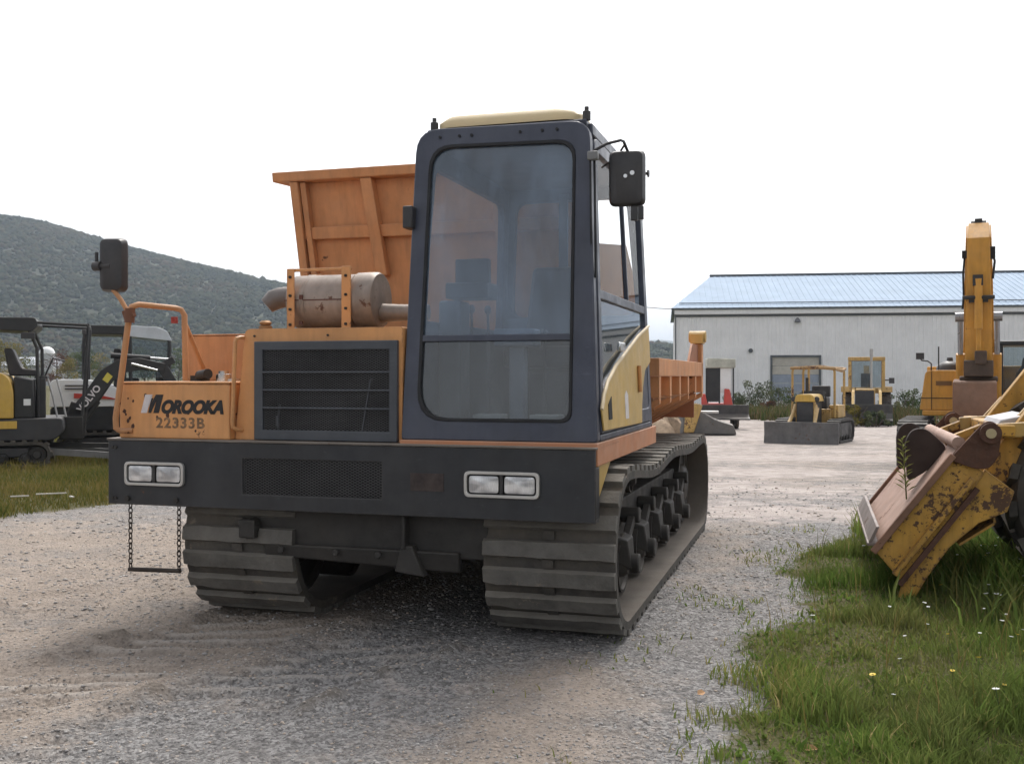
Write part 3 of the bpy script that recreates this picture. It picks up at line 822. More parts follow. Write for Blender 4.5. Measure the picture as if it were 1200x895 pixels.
# hand rail and left mirror
hr = MB().tube([(-2.72, 0.03, 1.085), (-2.755, -0.02, 1.085), (-2.775, -0.032, 1.10), (-2.775, -0.035, 1.16), (-2.695, -0.03, 1.70), (-2.690, -0.03, 1.765), (-2.680, -0.02, 1.79), (-2.655, 0.01, 1.805), (-2.60, 0.28, 1.80), (-2.575, 0.30, 1.79), (-2.560, 0.31, 1.76), (-2.552, 0.31, 1.37)], 0.017, 10)
hr.tube([(-2.558, 0.32, 1.70), (-2.600, 0.62, 1.372)], 0.014, 8)
hrail = hr.obj("hand_rail", mat("worn_orange_rail_paint", (0.47, 0.22, 0.09), 0.6, rust=0.5, rscale=20, dust=0.2), dz)
MB().box(-2.64, -2.60, 0.29, 0.305, 1.71, 1.75).obj("reflector", REDREF, dz, bev=0.003)
MB().cyl((-2.688, -0.03, 1.70), (-2.683, -0.03, 1.78), 0.028).bar((-2.72, -0.03, 1.74), (-2.66, -0.03, 1.76), 0.03, 0.05).obj("clamp", mat("rusty_clamp", (0.16, 0.07, 0.04), 0.7, rust=0.5), hrail)
mi = MB().tube([(-2.69, -0.035, 1.755), (-2.73, -0.05, 1.83), (-2.785, -0.06, 1.90), (-2.80, -0.06, 1.93), (-2.81, -0.06, 2.06), (-2.81, -0.05, 2.09)], 0.013, 8).obj("mirror_arm", hrail.data.materials[0], dz)
f = lambda p, y: [(q[0], y, q[1]) for q in p]
def mirror(x0, x1, z0, z1, y, dep, parent, yaw, face=1):
    cx, cz = (x0+x1)/2, (z0+z1)/2
    o1 = rp([(x0-cx, z0-cz), (x1-cx, z0-cz), (x1-cx, z1-cz), (x0-cx, z1-cz)], 0.035, 4)
    sc_ = lambda k, yy: [(p[0]*k, yy, p[1]*(1-(1-k)*.5)) for p in o1]
    n = len(o1)
    vs = sc_(1, 0)+sc_(1.0, -dep*0.35)+sc_(0.86, -dep*0.85)+sc_(0.6, -dep)
    fs = []
    for r_ in range(3): fs += [(r_*n+k, r_*n+(k+1) % n, (r_+1)*n+(k+1) % n, (r_+1)*n+k) for k in range(n)]
    fs += [tuple(range(n)), tuple(range(3*n, 4*n))]
    h = MB().add(vs, fs).obj("mirror_housing", PLASTIC, parent)
    h.location = (cx, y, cz); h.rotation_euler = (0, 0, yaw)
    MB().slab([(p[0]*.94, 0.0035, p[1]*.95) for p in o1], (0, -0.003, 0)).obj("mirror_glass", CHROME, h)
    return h
h = mirror(-2.862, -2.715, 1.875, 2.181, -0.02, 0.07, dz, R(12))
MB().cyl((-0.08, -0.055, -0.01), (0.0, -0.06, -0.01), 0.016).cyl((-0.085, -0.055, -0.03), (-0.085, -0.055, 0.07), 0.010).cyl((-0.055, -0.06, -0.01), (-0.1, -0.05, -0.01), 0.028, n=10).obj("mirror_joint", PLASTIC, h)

# chain step under the left end of the bumper
st = MB().cyl((-2.728, 0.02, 0.292), (-2.388, 0.02, 0.300), 0.0125, n=10).obj("step_rung", RUSTCH, dz)
def chain_mb(x, z0, z1, y):
    mb = MB(); n = int((z1-z0)/0.027)
    for k in range(n):
        zc = z1-0.0135-k*(z1-z0)/n
        pts = []
        for i in range(10):
            t = 2*math.pi*i/10
            a, bb = 0.0115*math.cos(t), 0.0185*math.sin(t)
            pts.append((x+a, y, zc+bb) if k % 2 == 0 else (x, y+a, zc+bb))
        mb.tube(pts, 0.0036, 5, closed=True)
    return mb
for x in (-2.718, -2.398): chain_mb(x, 0.295, 0.70, 0.02 if x < -2.5 else 0.021).obj("chain", RUSTCH, dz)

# muffler on the hood
mu = MB().lathe([(0.13, 0), (0.155, 0.012), (0.16, 0.02), (0.16, 0.10), (0.164, 0.104), (0.164, 0.128), (0.16, 0.132), (0.16, 0.415), (0.152, 0.42), (0.152, 0.425), (0.168, 0.43), (0.168, 0.545), (0.158, 0.56), (0.05, 0.575)], (-1.985, 0.62, 1.845), (1, 0, 0), 28).obj("muffler", MUFFLER, dz)
MB().box(-1.98, -1.57, 0.4565, 0.4615, 1.842, 1.848).box(-1.875, -1.855, 0.448, 0.460, 1.85, 1.875).box(-1.875, -1.855, 0.448, 0.460, 1.70, 1.72).obj("band_clip", mat("rusty_band", (0.10, 0.04, 0.03), 0.7), mu)
MB().tube([(-1.97, 0.62, 1.875), (-2.05, 0.62, 1.88), (-2.09, 0.615, 1.875), (-2.13, 0.60, 1.86), (-2.165, 0.58, 1.825)], [0.058, 0.062, 0.064, 0.064, 0.05], 12).obj("exhaust_outlet", PIPE, dz)
MB().tube([(-1.46, 0.62, 1.78), (-1.40, 0.62, 1.77), (-1.25, 0.62, 1.77), (-1.13, 0.64, 1.77)], [0.06, 0.055, 0.048, 0.048], 12).obj("exhaust_pipe", MUFFLER, dz)
br = MB().box(-1.955, -1.905, 0.445, 0.452, 1.661, 2.03).box(-1.600, -1.540, 0.443, 0.452, 1.661, 2.035).box(-1.953, -1.542, 0.452, 0.47, 2.012, 2.030).box(-1.953, -1.91, 0.452, 0.80, 1.661, 1.675).box(-1.598, -1.545, 0.452, 0.80, 1.661, 1.675).box(-1.955, -1.905, 0.790, 0.80, 1.676, 2.03).box(-1.600, -1.540, 0.790, 0.80, 1.676, 2.035)
br = br.obj("muffler_bracket", ORANGE, dz, bev=0.003)
bl = MB()
for x in (-1.93, -1.57):
    for z in (1.70, 1.79, 1.87, 1.98): bl.cyl((x, 0.444, z), (x, 0.434, z), 0.009, n=6)
bl.obj("bolt", DARKST, br, kind="stuff")

# floor strip under the cab, wedge bracket on the right side
MB().box(-1.062, 0.004, 0.032, 1.96, 0.945, 1.062).obj("floor_strip", mat("orange_red_floor_paint", (0.50, 0.20, 0.09), 0.6, rust=0.35, dust=0.3, var=0.15), dz, bev=0.005)
MB().prism([(0.02, 0.94), (0.47, 0.94), (0.10, 0.74), (0.02, 0.70)], 'x', -0.040, -0.016).obj("corner_gusset", YELLOW_DOOR, dz, bev=0.003)

# ---------------- cab
CT = 1.66
def fr(u, z): return (u, 0.05+0.17*(z-1.062)/CT, z)
def ri(y, z, du=0.0): return (-0.078*(z-1.062)/CT + du, y, z)
def le(y, z, du=0.0): return (-1.06+0.04*(z-1.062)/CT + du, y, z)
out_f = rp([(-1.06, 1.063), (-0.001, 1.063), (-0.079, 2.725), (-1.040, 2.738)], [0.015, 0.02, 0.10, 0.13], 5)
inn = [(-0.975, 1.165), (-0.140, 1.165), (-0.152, 2.622), (-0.955, 2.640)]
in_f = rp(inn, [0.17, 0.06, 0.10, 0.13], 5)
cab = MB().ring([fr(*p) for p in out_f], [fr(*p) for p in in_f], (0, 0.075, 0.0))
# rear frame
out_r = rp([(-1.06, 1.063), (-0.001, 1.063), (-0.079, 2.735), (-1.02, 2.735)], [0.015, 0.02, 0.08, 0.08], 5)
in_r = rp([(-0.96, 1.80), (-0.10, 1.80), (-0.17, 2.58), (-0.93, 2.58)], 0.08, 5)
rr_ = lambda p: (p[0], 1.83, p[1])
cab.ring([rr_(p) for p in out_r], [rr_(p) for p in in_r], (0, -0.06, 0))
# left side frame
lo = rp([(0.13, 1.07), (1.765, 1.07), (1.765, 2.71), (0.30, 2.71)], 0.02, 4); li = rp([(0.22, 1.70), (1.66, 1.70), (1.66, 2.55), (0.36, 2.55)], 0.08, 4)
cab.ring([le(*p) for p in lo], [le(*p) for p in li], (0.05, 0, 0))
# right side sill, header, rear pillar around the door
cab.slab([ri(0.125, 1.064), ri(1.765, 1.064), ri(1.765, 1.10), ri(0.13, 1.10)], (-0.05, 0, 0))
cab.slab([ri(0.285, 2.66), ri(1.765, 2.66), ri(1.765, 2.725), ri(0.29, 2.725)], (-0.05, 0, 0))
# roof shell, slightly domed, and floor
cab.hexa([(-1.0, 0.25, 2.69), (-0.10, 0.25, 2.69), (-0.10, 1.80, 2.69), (-1.0, 1.80, 2.69), (-0.985, 0.24, 2.737), (-0.10, 0.24, 2.737), (-0.10, 1.79, 2.745), (-0.985, 1.79, 2.745)])
cab.box(-1.04, -0.03, 0.14, 1.76, 1.066, 1.10)
cabo = cab.obj("cab_frame", NAVY, dz, bev=0.008)
# raised corners of the frame's top edge
MB().lathe([(0.022, 0), (0.022, 0.045), (0.012, 0.05), (0.012, 0.07)], (-0.955, 0.27, 2.735), (0, 0, 1), 12).obj("roof_stud", PLASTIC, cabo)
MB().lathe([(0.022, 0), (0.022, 0.045), (0.012, 0.05), (0.012, 0.07)], (-0.105, 0.27, 2.735), (0, 0, 1), 12).obj("roof_stud", PLASTIC, cabo)
rv = MB()
for u_ in (-0.90, -0.79, -0.72, -0.45, -0.33, -0.25): rv.cyl((u_, 0.213, 2.685), (u_, 0.206, 2.685), 0.008, n=8)
rv.obj("rivet", GASKET, cabo, kind="stuff")
# beige roof hatch
ro = rp([(-0.945, 0.25), (-0.13, 0.25), (-0.13, 1.72), (-0.945, 1.72)], [0.10, 0.12, 0.12, 0.10], 5)
n = len(ro)
cxr, cyr = -0.54, 0.9
lv = [(1.0, 2.744), (1.0, 2.775), (0.90, 2.812), (0.80, 2.826), (0.78, 2.818), (0.6, 2.826)]
vs = []; fs = []
for k_, z_ in lv: vs += [(cxr+(p[0]-cxr)*k_, cyr+(p[1]-cyr)*(k_ if k_ > .95 else k_+.05), z_) for p in ro]
for r_ in range(len(lv)-1): fs += [(r_*n+k, r_*n+(k+1) % n, (r_+1)*n+(k+1) % n, (r_+1)*n+k) for k in range(n)]
fs += [tuple(range((len(lv)-1)*n, len(lv)*n))]
MB().add(vs, fs).obj("roof_hatch", BEIGE, dz, smooth=50)
# rubber gasket, windscreen, split bar, lower window
def inset(p, d):
    cx = sum(q[0] for q in p)/len(p); cz = sum(q[1] for q in p)/len(p)
    hw = max(abs(q[0]-cx) for q in p); hh = max(abs(q[1]-cz) for q in p)
    return [(cx+(q[0]-cx)*(1-d/hw), cz+(q[1]-cz)*(1-d/hh)) for q in p]
gk = inset(in_f, 0.013)
MB().ring([(p[0], fr(*p)[1]-0.006, p[1]) for p in inset(in_f, -0.004)], [(p[0], fr(*p)[1]-0.006, p[1]) for p in gk], (0, 0.035, 0)).obj("window_gasket", GASKET, dz, bev=0.003)
SPL = 1.598
def clip(poly, zlo, zhi):
    out = poly
    for s_, zc in ((1, zlo), (-1, zhi)):
        if zc is None: continue
        r_ = []
        for i in range(len(out)):
            a, b_ = out[i-1], out[i]
            ia, ib = s_*(a[1]-zc) >= 0, s_*(b_[1]-zc) >= 0
            if ia != ib:
                t = (zc-a[1])/(b_[1]-a[1]); r_.append((a[0]+(b_[0]-a[0])*t, zc))
            if ib: r_.append(b_)
        out = r_
    return out
gi = inset(in_f, 0.010)
MB().slab([(p[0], fr(*p)[1]+0.014, p[1]) for p in clip(gi, SPL+.01, None)], (0, 0.006, 0)).obj("windscreen", WSCREEN, dz, smooth=0)
MB().slab([(p[0], fr(*p)[1]+0.016, p[1]) for p in clip(gi, None, SPL-.014)], (0, 0.006, 0)).obj("lower_window", LOWGLASS, dz, smooth=0)
MB().hexa([(-0.965, 0.098, SPL-.018), (-0.14, 0.098, SPL-.018), (-0.14, 0.135, SPL-.018), (-0.965, 0.135, SPL-.018), (-0.965, 0.102, SPL+.016), (-0.14, 0.102, SPL+.016), (-0.14, 0.139, SPL+.016), (-0.965, 0.139, SPL+.016)]).obj("window_bar", NAVY, dz, bev=0.004)
MB().slab([(p[0], rr_(p)[1]-0.03, p[1]) for p in in_r], (0, 0.005, 0)).obj("rear_window", SIDEGLASS, dz, smooth=0)
MB().slab([le(p[0], p[1], 0.02) for p in li], (0.005, 0, 0)).obj("side_window", SIDEGLASS, dz, smooth=0)
# door on the right-hand side of the picture
do = rp([(0.135, 1.105), (1.755, 1.105), (1.755, 2.655), (0.29, 2.655)], [0.02, 0.03, 0.09, 0.09], 5)
di = rp([(0.215, 1.19), (1.69, 1.19), (1.69, 2.585), (0.345, 2.585)], [0.05, 0.05, 0.07, 0.07], 5)
door = MB().ring([ri(*p, 0.006) for p in do], [ri(*p, 0.006) for p in di], (-0.035, 0, 0))
door.slab([ri(0.27, 1.80, 0.004), ri(1.72, 1.80, 0.004), ri(1.72, 1.85, 0.004), ri(0.275, 1.85, 0.004)], (-0.03, 0, 0))
door.slab([ri(1.10, 1.85, 0.002), ri(1.13, 1.85, 0.002), ri(1.10, 2.60, 0.002), ri(1.07, 2.60, 0.002)], (-0.025, 0, 0))
doo = door.obj("cab_door", NAVY, dz, bev=0.005)
yel = [(0.147, 1.118), (0.115, 1.228), (0.18, 1.30), (0.302, 1.370), (0.55, 1.455), (0.879, 1.535), (1.3, 1.64), (1.75, 1.725), (1.755, 1.49), (1.52, 1.43), (1.42, 1.33), (1.35, 1.22), (1.32, 1.108)]
MB().slab([ri(*p, 0.0075) for p in yel], (0.010, 0, 0)).obj("door_panel", YELLOW_DOOR, doo, bev=0.004)
MB().slab([ri(*p, 0.001) for p in [(0.2, 1.15), (1.72, 1.15), (1.72, 1.72), (0.9, 1.53), (0.3, 1.36), (0.2, 1.3)]], (-0.02, 0, 0)).obj("inner_panel", NAVY, doo)
MB().tube([ri(*p, 0.016) for p in yel[1:8]], 0.010, 6).obj("panel_edge", mat("pale_worn_edge", (0.62, 0.50, 0.33), 0.6, var=0.2), doo)
MB().slab([ri(p[0], p[1], -0.012) for p in clip(di, 1.845, None)], (-0.004, 0, 0)).obj("door_window", SIDEGLASS, doo, smooth=0)
MB().slab([ri(p[0], p[1], -0.012) for p in clip(di, 1.3, 1.805)], (-0.004, 0, 0)).obj("door_window", MINIGLASS, doo, smooth=0)
MB().box(-0.006, 0.012, 0.60, 0.76, 1.535, 1.585).obj("door_handle", CHROME, doo, bev=0.006)
MB().cyl(ri(1.23, 1.30, 0.03), ri(1.23, 1.46, 0.03), 0.012).obj("hinge", ORANGE, doo)
MB().slab([ri(0.76, 1.155, 0.0182), ri(0.86, 1.155, 0.0182), ri(0.86, 1.29, 0.0182), ri(0.81, 1.315, 0.0182), ri(0.76, 1.29, 0.0182)], (0.001, 0, 0)).obj("sticker", DECALWHT, doo)
MB().slab([ri(0.27, 1.17, 0.0182), ri(0.36, 1.17, 0.0182), ri(0.36, 1.29, 0.0182), ri(0.27, 1.25, 0.0182)], (0.003, 0, 0)).obj("slot", VOID, doo)
MB().cyl((-0.075, 1.74, 2.73), (-0.02, 1.74, 2.73), 0.011).cyl((-0.02, 1.74, 2.73), (-0.008, 1.74, 2.73), 0.026, n=10).obj("window_catch", PLASTIC, doo)
# left pillar light and grip
MB().box(-1.083, -1.025, 0.12, 0.22, 2.19, 2.31).obj("pillar_lamp", PLASTIC, dz, bev=0.008)
# right mirror
MB().tube([(-0.055, 0.20, 2.555), (0.02, 0.18, 2.585), (0.09, 0.19, 2.600), (0.10, 0.22, 2.60), (0.115, 0.28, 2.55)], 0.008, 6).tube([(0.10, 0.25, 2.59), (0.04, 0.35, 2.55), (-0.06, 0.45, 2.52)], 0.006, 6).obj("mirror_arm", PLASTIC, dz)
MB().box(-0.075, -0.02, 0.14, 0.18, 2.50, 2.545).obj("mirror_bracket", mat("grey_cast_bracket", (0.18, 0.18, 0.18), 0.5), dz, bev=0.006)
MB().cyl((-0.055, 0.155, 1.90), (-0.062, 0.165, 2.50), 0.006, n=6).cyl((-0.035, 0.165, 1.90), (-0.042, 0.175, 2.50), 0.006, n=6).obj("wiper_hose", GASKET, dz)
h = mirror(0.012, 0.200, 2.278, 2.565, 0.30, 0.055, dz, R(4))
MB().cyl((0.03, -0.055, 0.02), (0.03, -0.063, 0.02), 0.012, n=10).cyl((-0.005, -0.055, 0.005), (-0.005, -0.063, 0.005), 0.010, n=10).obj("screw", CHROME, h)
MB().box(0.02, 0.055, -0.03, 0.0, -0.22, -0.145).box(0.058, 0.085, -0.03, 0.0, -0.215, -0.145).obj("convex_mirror_stem", PLASTIC, h, bev=0.004)
# interior
LINER = mat("grey_blue_cab_lining", (0.13, 0.15, 0.185), 0.7, var=0.15)
MB().box(-1.0, -0.08, 1.745, 1.765, 1.105, 1.79).box(-0.985, -0.12, 0.30, 1.74, 2.66, 2.686).obj("cab_lining", LINER, dz)
MB().box(-0.62, -0.56, 1.735, 1.76, 1.80, 2.62).obj("rear_pillar", LINER, dz)
MB().box(-0.95, -0.70, 0.42, 0.62, 1.83, 1.92).box(-0.92, -0.72, 0.50, 0.56, 1.92, 2.06).obj("monitor", SEATBLK, dz, bev=0.01)
seat = MB().hexa([(-0.78, 0.95, 1.45), (-0.30, 0.95, 1.45), (-0.30, 1.42, 1.42), (-0.78, 1.42, 1.42), (-0.77, 0.93, 1.58), (-0.31, 0.93, 1.58), (-0.31, 1.42, 1.54), (-0.77, 1.42, 1.54)])
seat.hexa([(-0.76, 1.34, 1.55), (-0.32, 1.34, 1.55), (-0.32, 1.46, 1.55), (-0.76, 1.46, 1.55), (-0.72, 1.42, 2.10), (-0.36, 1.42, 2.10), (-0.36, 1.53, 2.10), (-0.72, 1.53, 2.10)])
seat.box(-0.70, -0.38, 1.0, 1.4, 1.10, 1.44)
seat.obj("seat", SEATBLK, dz, bev=0.03)
MB().box(-1.0, -0.80, 0.75, 1.45, 1.10, 1.62).box(-0.99, -0.86, 0.42, 0.60, 1.10, 1.82).obj("control_console", mat("grey_console_plastic", (0.14, 0.15, 0.16), 0.5), dz, bev=0.015)
lv_ = MB()
for x, y in ((-0.93, 0.85), (-0.86, 0.95), (-0.42, 0.62), (-0.52, 0.62)):
    lv_.cyl((x, y, 1.5 if x < -.8 else 1.1), (x+0.01, y-0.06, 1.78 if x < -.8 else 1.62), 0.008, n=8).lathe([(0.012, 0), (0.022, 0.015), (0.022, 0.035), (0.01, 0.05)], (x+0.01, y-0.06, 1.77 if x < -.8 else 1.61), (0, 0, 1), 10)
lv_.obj("control_lever", SEATBLK, dz)
MB().box(-0.20, -0.17, 0.30, 0.40, 1.11, 1.16).box(-0.74, -0.58, 0.28, 0.42, 1.11, 1.19).box(-0.42, -0.26, 0.28, 0.42, 1.11, 1.19).obj("pedal", mat("pale_worn_pedal", (0.30, 0.32, 0.31), 0.6), dz, bev=0.006)
MB().box(-0.60, -0.51, 0.50, 0.58, 1.10, 1.56).box(-0.68, -0.44, 0.46, 0.60, 1.56, 1.66).obj("instrument_post", mat("grey_instrument_panel", (0.22, 0.25, 0.30), 0.5), dz, bev=0.012)
MB().box(-0.90, -0.80, 0.46, 0.48, 1.84, 1.92).obj("notice_card", DECALWHT, dz)

# ---------------- dump bed: headboard, side walls, ribs, sloped underside, tail post
BY = 2.10
def hb(u, z, d=0.0): return (u-0.0, BY-0.16*(z-1.9)/0.95 + d, z)
hbp = [(-2.67, 1.15), (-0.05, 1.15), (-0.13, 1.90), (-0.215, 2.30), (-0.50, 2.33), (-0.52, 2.84), (-2.74, 2.84), (-2.67, 1.90)]
hd = MB().slab([hb(*p) for p in hbp], (0, 0.012, 0)).obj("bed_headboard", ORANGE_BED, dz)
cn = MB().hexa([hb(-2.85, 2.841, -0.10), hb(-0.48, 2.841, -0.10), hb(-0.48, 2.841, 0.10), hb(-2.81, 2.841, 0.10), hb(-2.85, 2.912, -0.10), hb(-0.48, 2.912, -0.10), hb(-0.48, 2.93, 0.14), hb(-2.81, 2.93, 0.14)])
cn.obj("bed_top_flange", ORANGE_BED, hd, bev=0.008)
for u0, u1, z0, z1 in ((-2.715, -2.65, 1.60, 2.84), (-2.145, -2.055, 2.14, 2.84), (-1.15, -1.07, 1.6, 2.84)):
    MB().hexa([hb(u0+.07 if u0 < -2.1 and u0 > -2.3 else u0+.04, z0, -0.07), hb(u1+.07 if u0 > -2.3 and u0 < -2.1 else u1+.04, z0, -0.07), hb(u1+.07 if u0 > -2.3 and u0 < -2.1 else u1+.04, z0, -0.001), hb(u0+.07 if u0 > -2.3 and u0 < -2.1 else u0+.04, z0, -0.001), hb(u0, z1-.002, -0.09), hb(u1, z1-.002, -0.09), hb(u1, z1-.002, -0.001), hb(u0, z1-.002, -0.001)]).obj("headboard_rib", ORANGE_BED, hd, bev=0.006)
MB().hexa([hb(-2.65, 2.42, -0.05), hb(-0.56, 2.42, -0.05), hb(-0.56, 2.42, -0.001), hb(-2.65, 2.42, -0.001), hb(-2.66, 2.51, -0.05), hb(-0.56, 2.51, -0.05), hb(-0.56, 2.51, -0.001), hb(-2.66, 2.51, -0.001)]).obj("headboard_crossbar", ORANGE_BED, hd, bev=0.006)
MB().hexa([hb(-2.585, 1.7, -0.06), hb(-2.54, 1.7, -0.06), hb(-2.54, 1.7, -0.001), hb(-2.585, 1.7, -0.001), hb(-2.645, 2.835, -0.06), hb(-2.60, 2.835, -0.06), hb(-2.60, 2.835, -0.001), hb(-2.645, 2.835, -0.001)]).obj("headboard_gusset", ORANGE_BED, hd)
bed = MB()
bed.box(-0.075, 0.0, 2.13, 4.98, 1.395, 1.522)                      # right top rail
bed.box(-2.66, -2.585, 2.13, 4.98, 1.395, 1.522)
bed.slab([(-0.115, 2.13, 1.24), (-0.115, 4.98, 1.24), (-0.115, 4.98, 1.395), (-0.115, 2.13, 1.395)], (-0.012, 0, 0))
bed.slab([(-2.545, 2.13, 1.24), (-2.545, 4.98, 1.24), (-2.545, 4.98, 1.395), (-2.545, 2.13, 1.395)], (-0.012, 0, 0))
bed.slab([(-0.115, 2.13, 1.24), (-0.115, 4.98, 1.24), (-0.60, 4.98, 0.98), (-0.60, 2.13, 0.98)], (0, 0, -0.012))
bed.slab([(-2.545, 2.13, 1.24), (-2.545, 4.98, 1.24), (-2.06, 4.98, 0.98), (-2.06, 2.13, 0.98)], (0, 0, -0.012))
bed.slab([(-0.60, 2.13, 0.98), (-0.60, 4.98, 0.98), (-2.06, 4.98, 0.98), (-2.06, 2.13, 0.98)], (0, 0, -0.012))
bedo = bed.obj("bed_body", ORANGE_BED, dz, bev=0.004)
for k in range(6):
    y = 2.20+0.55*k
    for s_, x0 in ((1, -0.004), (-1, -2.656)):
        d = -0.11*s_
        MB().box(min(x0, x0+d), max(x0, x0+d), y-.045, y+.045, 1.245, 1.394).obj("side_rib", ORANGE_BED, bedo, bev=0.003)
        MB().hexa([(x0, y-.03, 1.20), (x0, y+.03, 1.20), (x0-.56*s_, y+.03, 0.89), (x0-.56*s_, y-.03, 0.89), (x0, y-.03, 1.244), (x0, y+.03, 1.244), (x0-.56*s_, y+.03, 0.97), (x0-.56*s_, y-.03, 0.97)]).obj("floor_rib", ORANGE_BED, bedo, bev=0.003)
for x0 in (-0.075, -2.66):
    MB().box(x0, x0+.075, 4.86, 4.985, 1.24, 1.70).obj("tail_post", ORANGE_BED, dz, bev=0.005)
    po = MB().box(x0-.03, x0+.09, 4.83, 4.99, 1.702, 1.80).cyl((x0-.05, 4.91, 1.77), (x0+.11, 4.91, 1.77), 0.055, n=16).obj("hinge_lug", YELLOW_DOOR, dz, bev=0.006)
    MB().prism([(4.15, 1.523), (4.86, 1.523), (4.86, 1.69), (4.42, 1.69)], 'x', x0+.02, x0+.04).obj("tail_side_plate", ORANGE_IN, dz)
MB().box(-2.58, -0.08, 4.9, 4.93, 1.0, 1.40).obj("tail_plate", ORANGE_IN, dz)

# ---------------- chassis and running gear
cs = MB().box(-1.80, -0.66, 0.30, 4.2, 0.40, 0.86).box(-1.95, -0.60, 0.12, 0.30, 0.43, 0.664).hexa([(-1.9, 0.10, 0.40), (-0.75, 0.10, 0.36), (-0.75, 0.16, 0.36), (-1.9, 0.16, 0.40), (-1.9, 0.08, 0.47), (-0.75, 0.08, 0.47), (-0.75, 0.14, 0.47), (-1.9, 0.14, 0.47)])
cs.box(-1.75, -0.75, 1.0, 4.6, 0.86, 0.95).box(-2.7, -0.1, 0.62, 1.9, 0.90, 0.944)
ch_o = cs.obj("chassis", DARKST, dz, bev=0.01)
MB().hexa([(-1.10, 0.05, 0.36), (-0.93, 0.05, 0.34), (-0.93, 0.12, 0.34), (-1.10, 0.12, 0.36), (-1.06, 0.05, 0.50), (-1.0, 0.05, 0.50), (-1.0, 0.12, 0.50), (-1.06, 0.12, 0.50)]).box(-1.055, -1.035, 0.04, 0.11, 0.48, 0.66).obj("tow_hitch", DARKST, dz, bev=0.008)
lg = MB().cyl((-1.98, 0.05, 0.55), (-1.98, 0.16, 0.55), 0.055).box(-2.03, -1.93, 0.04, 0.10, 0.50, 0.60)
for x in (-1.78, -1.45, -1.2): lg.cyl((x, 0.075, 0.44), (x, 0.055, 0.44), 0.02, n=8)
lg.obj("tow_lug", DARKST, dz, bev=0.006, kind="stuff")

def track_path():
    c0, r0 = (0.53, 0.455), 0.455
    c1, r1 = (4.27, 0.44), 0.44
    P = []
    for k in range(40): P.append((c0[0]+(c1[0]-c0[0])*k/40, 0.0 + 0.0))
    for k in range(24):
        t = -math.pi/2+math.pi*k/24; P.append((c1[0]+r1*math.cos(t), c1[1]+r1*math.sin(t)))
    for k in range(40):
        t = k/40; P.append((c1[0]+(c0[0]-c1[0])*t, (c1[1]+r1)*(1-t)+(c0[1]+r0)*t - 0.055*math.sin(2*math.pi*t)**2*(1 if t > .5 else .6)))
    for k in range(24):
        t = math.pi/2+math.pi*k/24; P.append((c0[0]+r0*math.cos(t), c0[1]+r0*math.sin(t)))
    # even resample
    Pv = [Vector(p) for p in P]; L = [0]
    for i in range(len(Pv)): L.append(L[-1]+(Pv[(i+1) % len(Pv)]-Pv[i]).length)
    return Pv, L
TPv, TL = track_path()
def tp(s):
    s %= TL[-1]
    lo, hi = 0, len(TPv)
    while hi-lo > 1:
        m_ = (lo+hi)//2
        if TL[m_] <= s: lo = m_
        else: hi = m_
    a, b_ = TPv[lo], TPv[(lo+1) % len(TPv)]
    return a+(b_-a)*((s-TL[lo])/max(1e-6, TL[lo+1]-TL[lo]))
def tn(s):
    d = (tp(s+0.03)-tp(s-0.03)).normalized()
    return d, Vector((d.y, -d.x))        # outward normal
NL = int(TL[-1]/0.152); PITCH = TL[-1]/NL
LUG_H = 0.032
lug_me = None
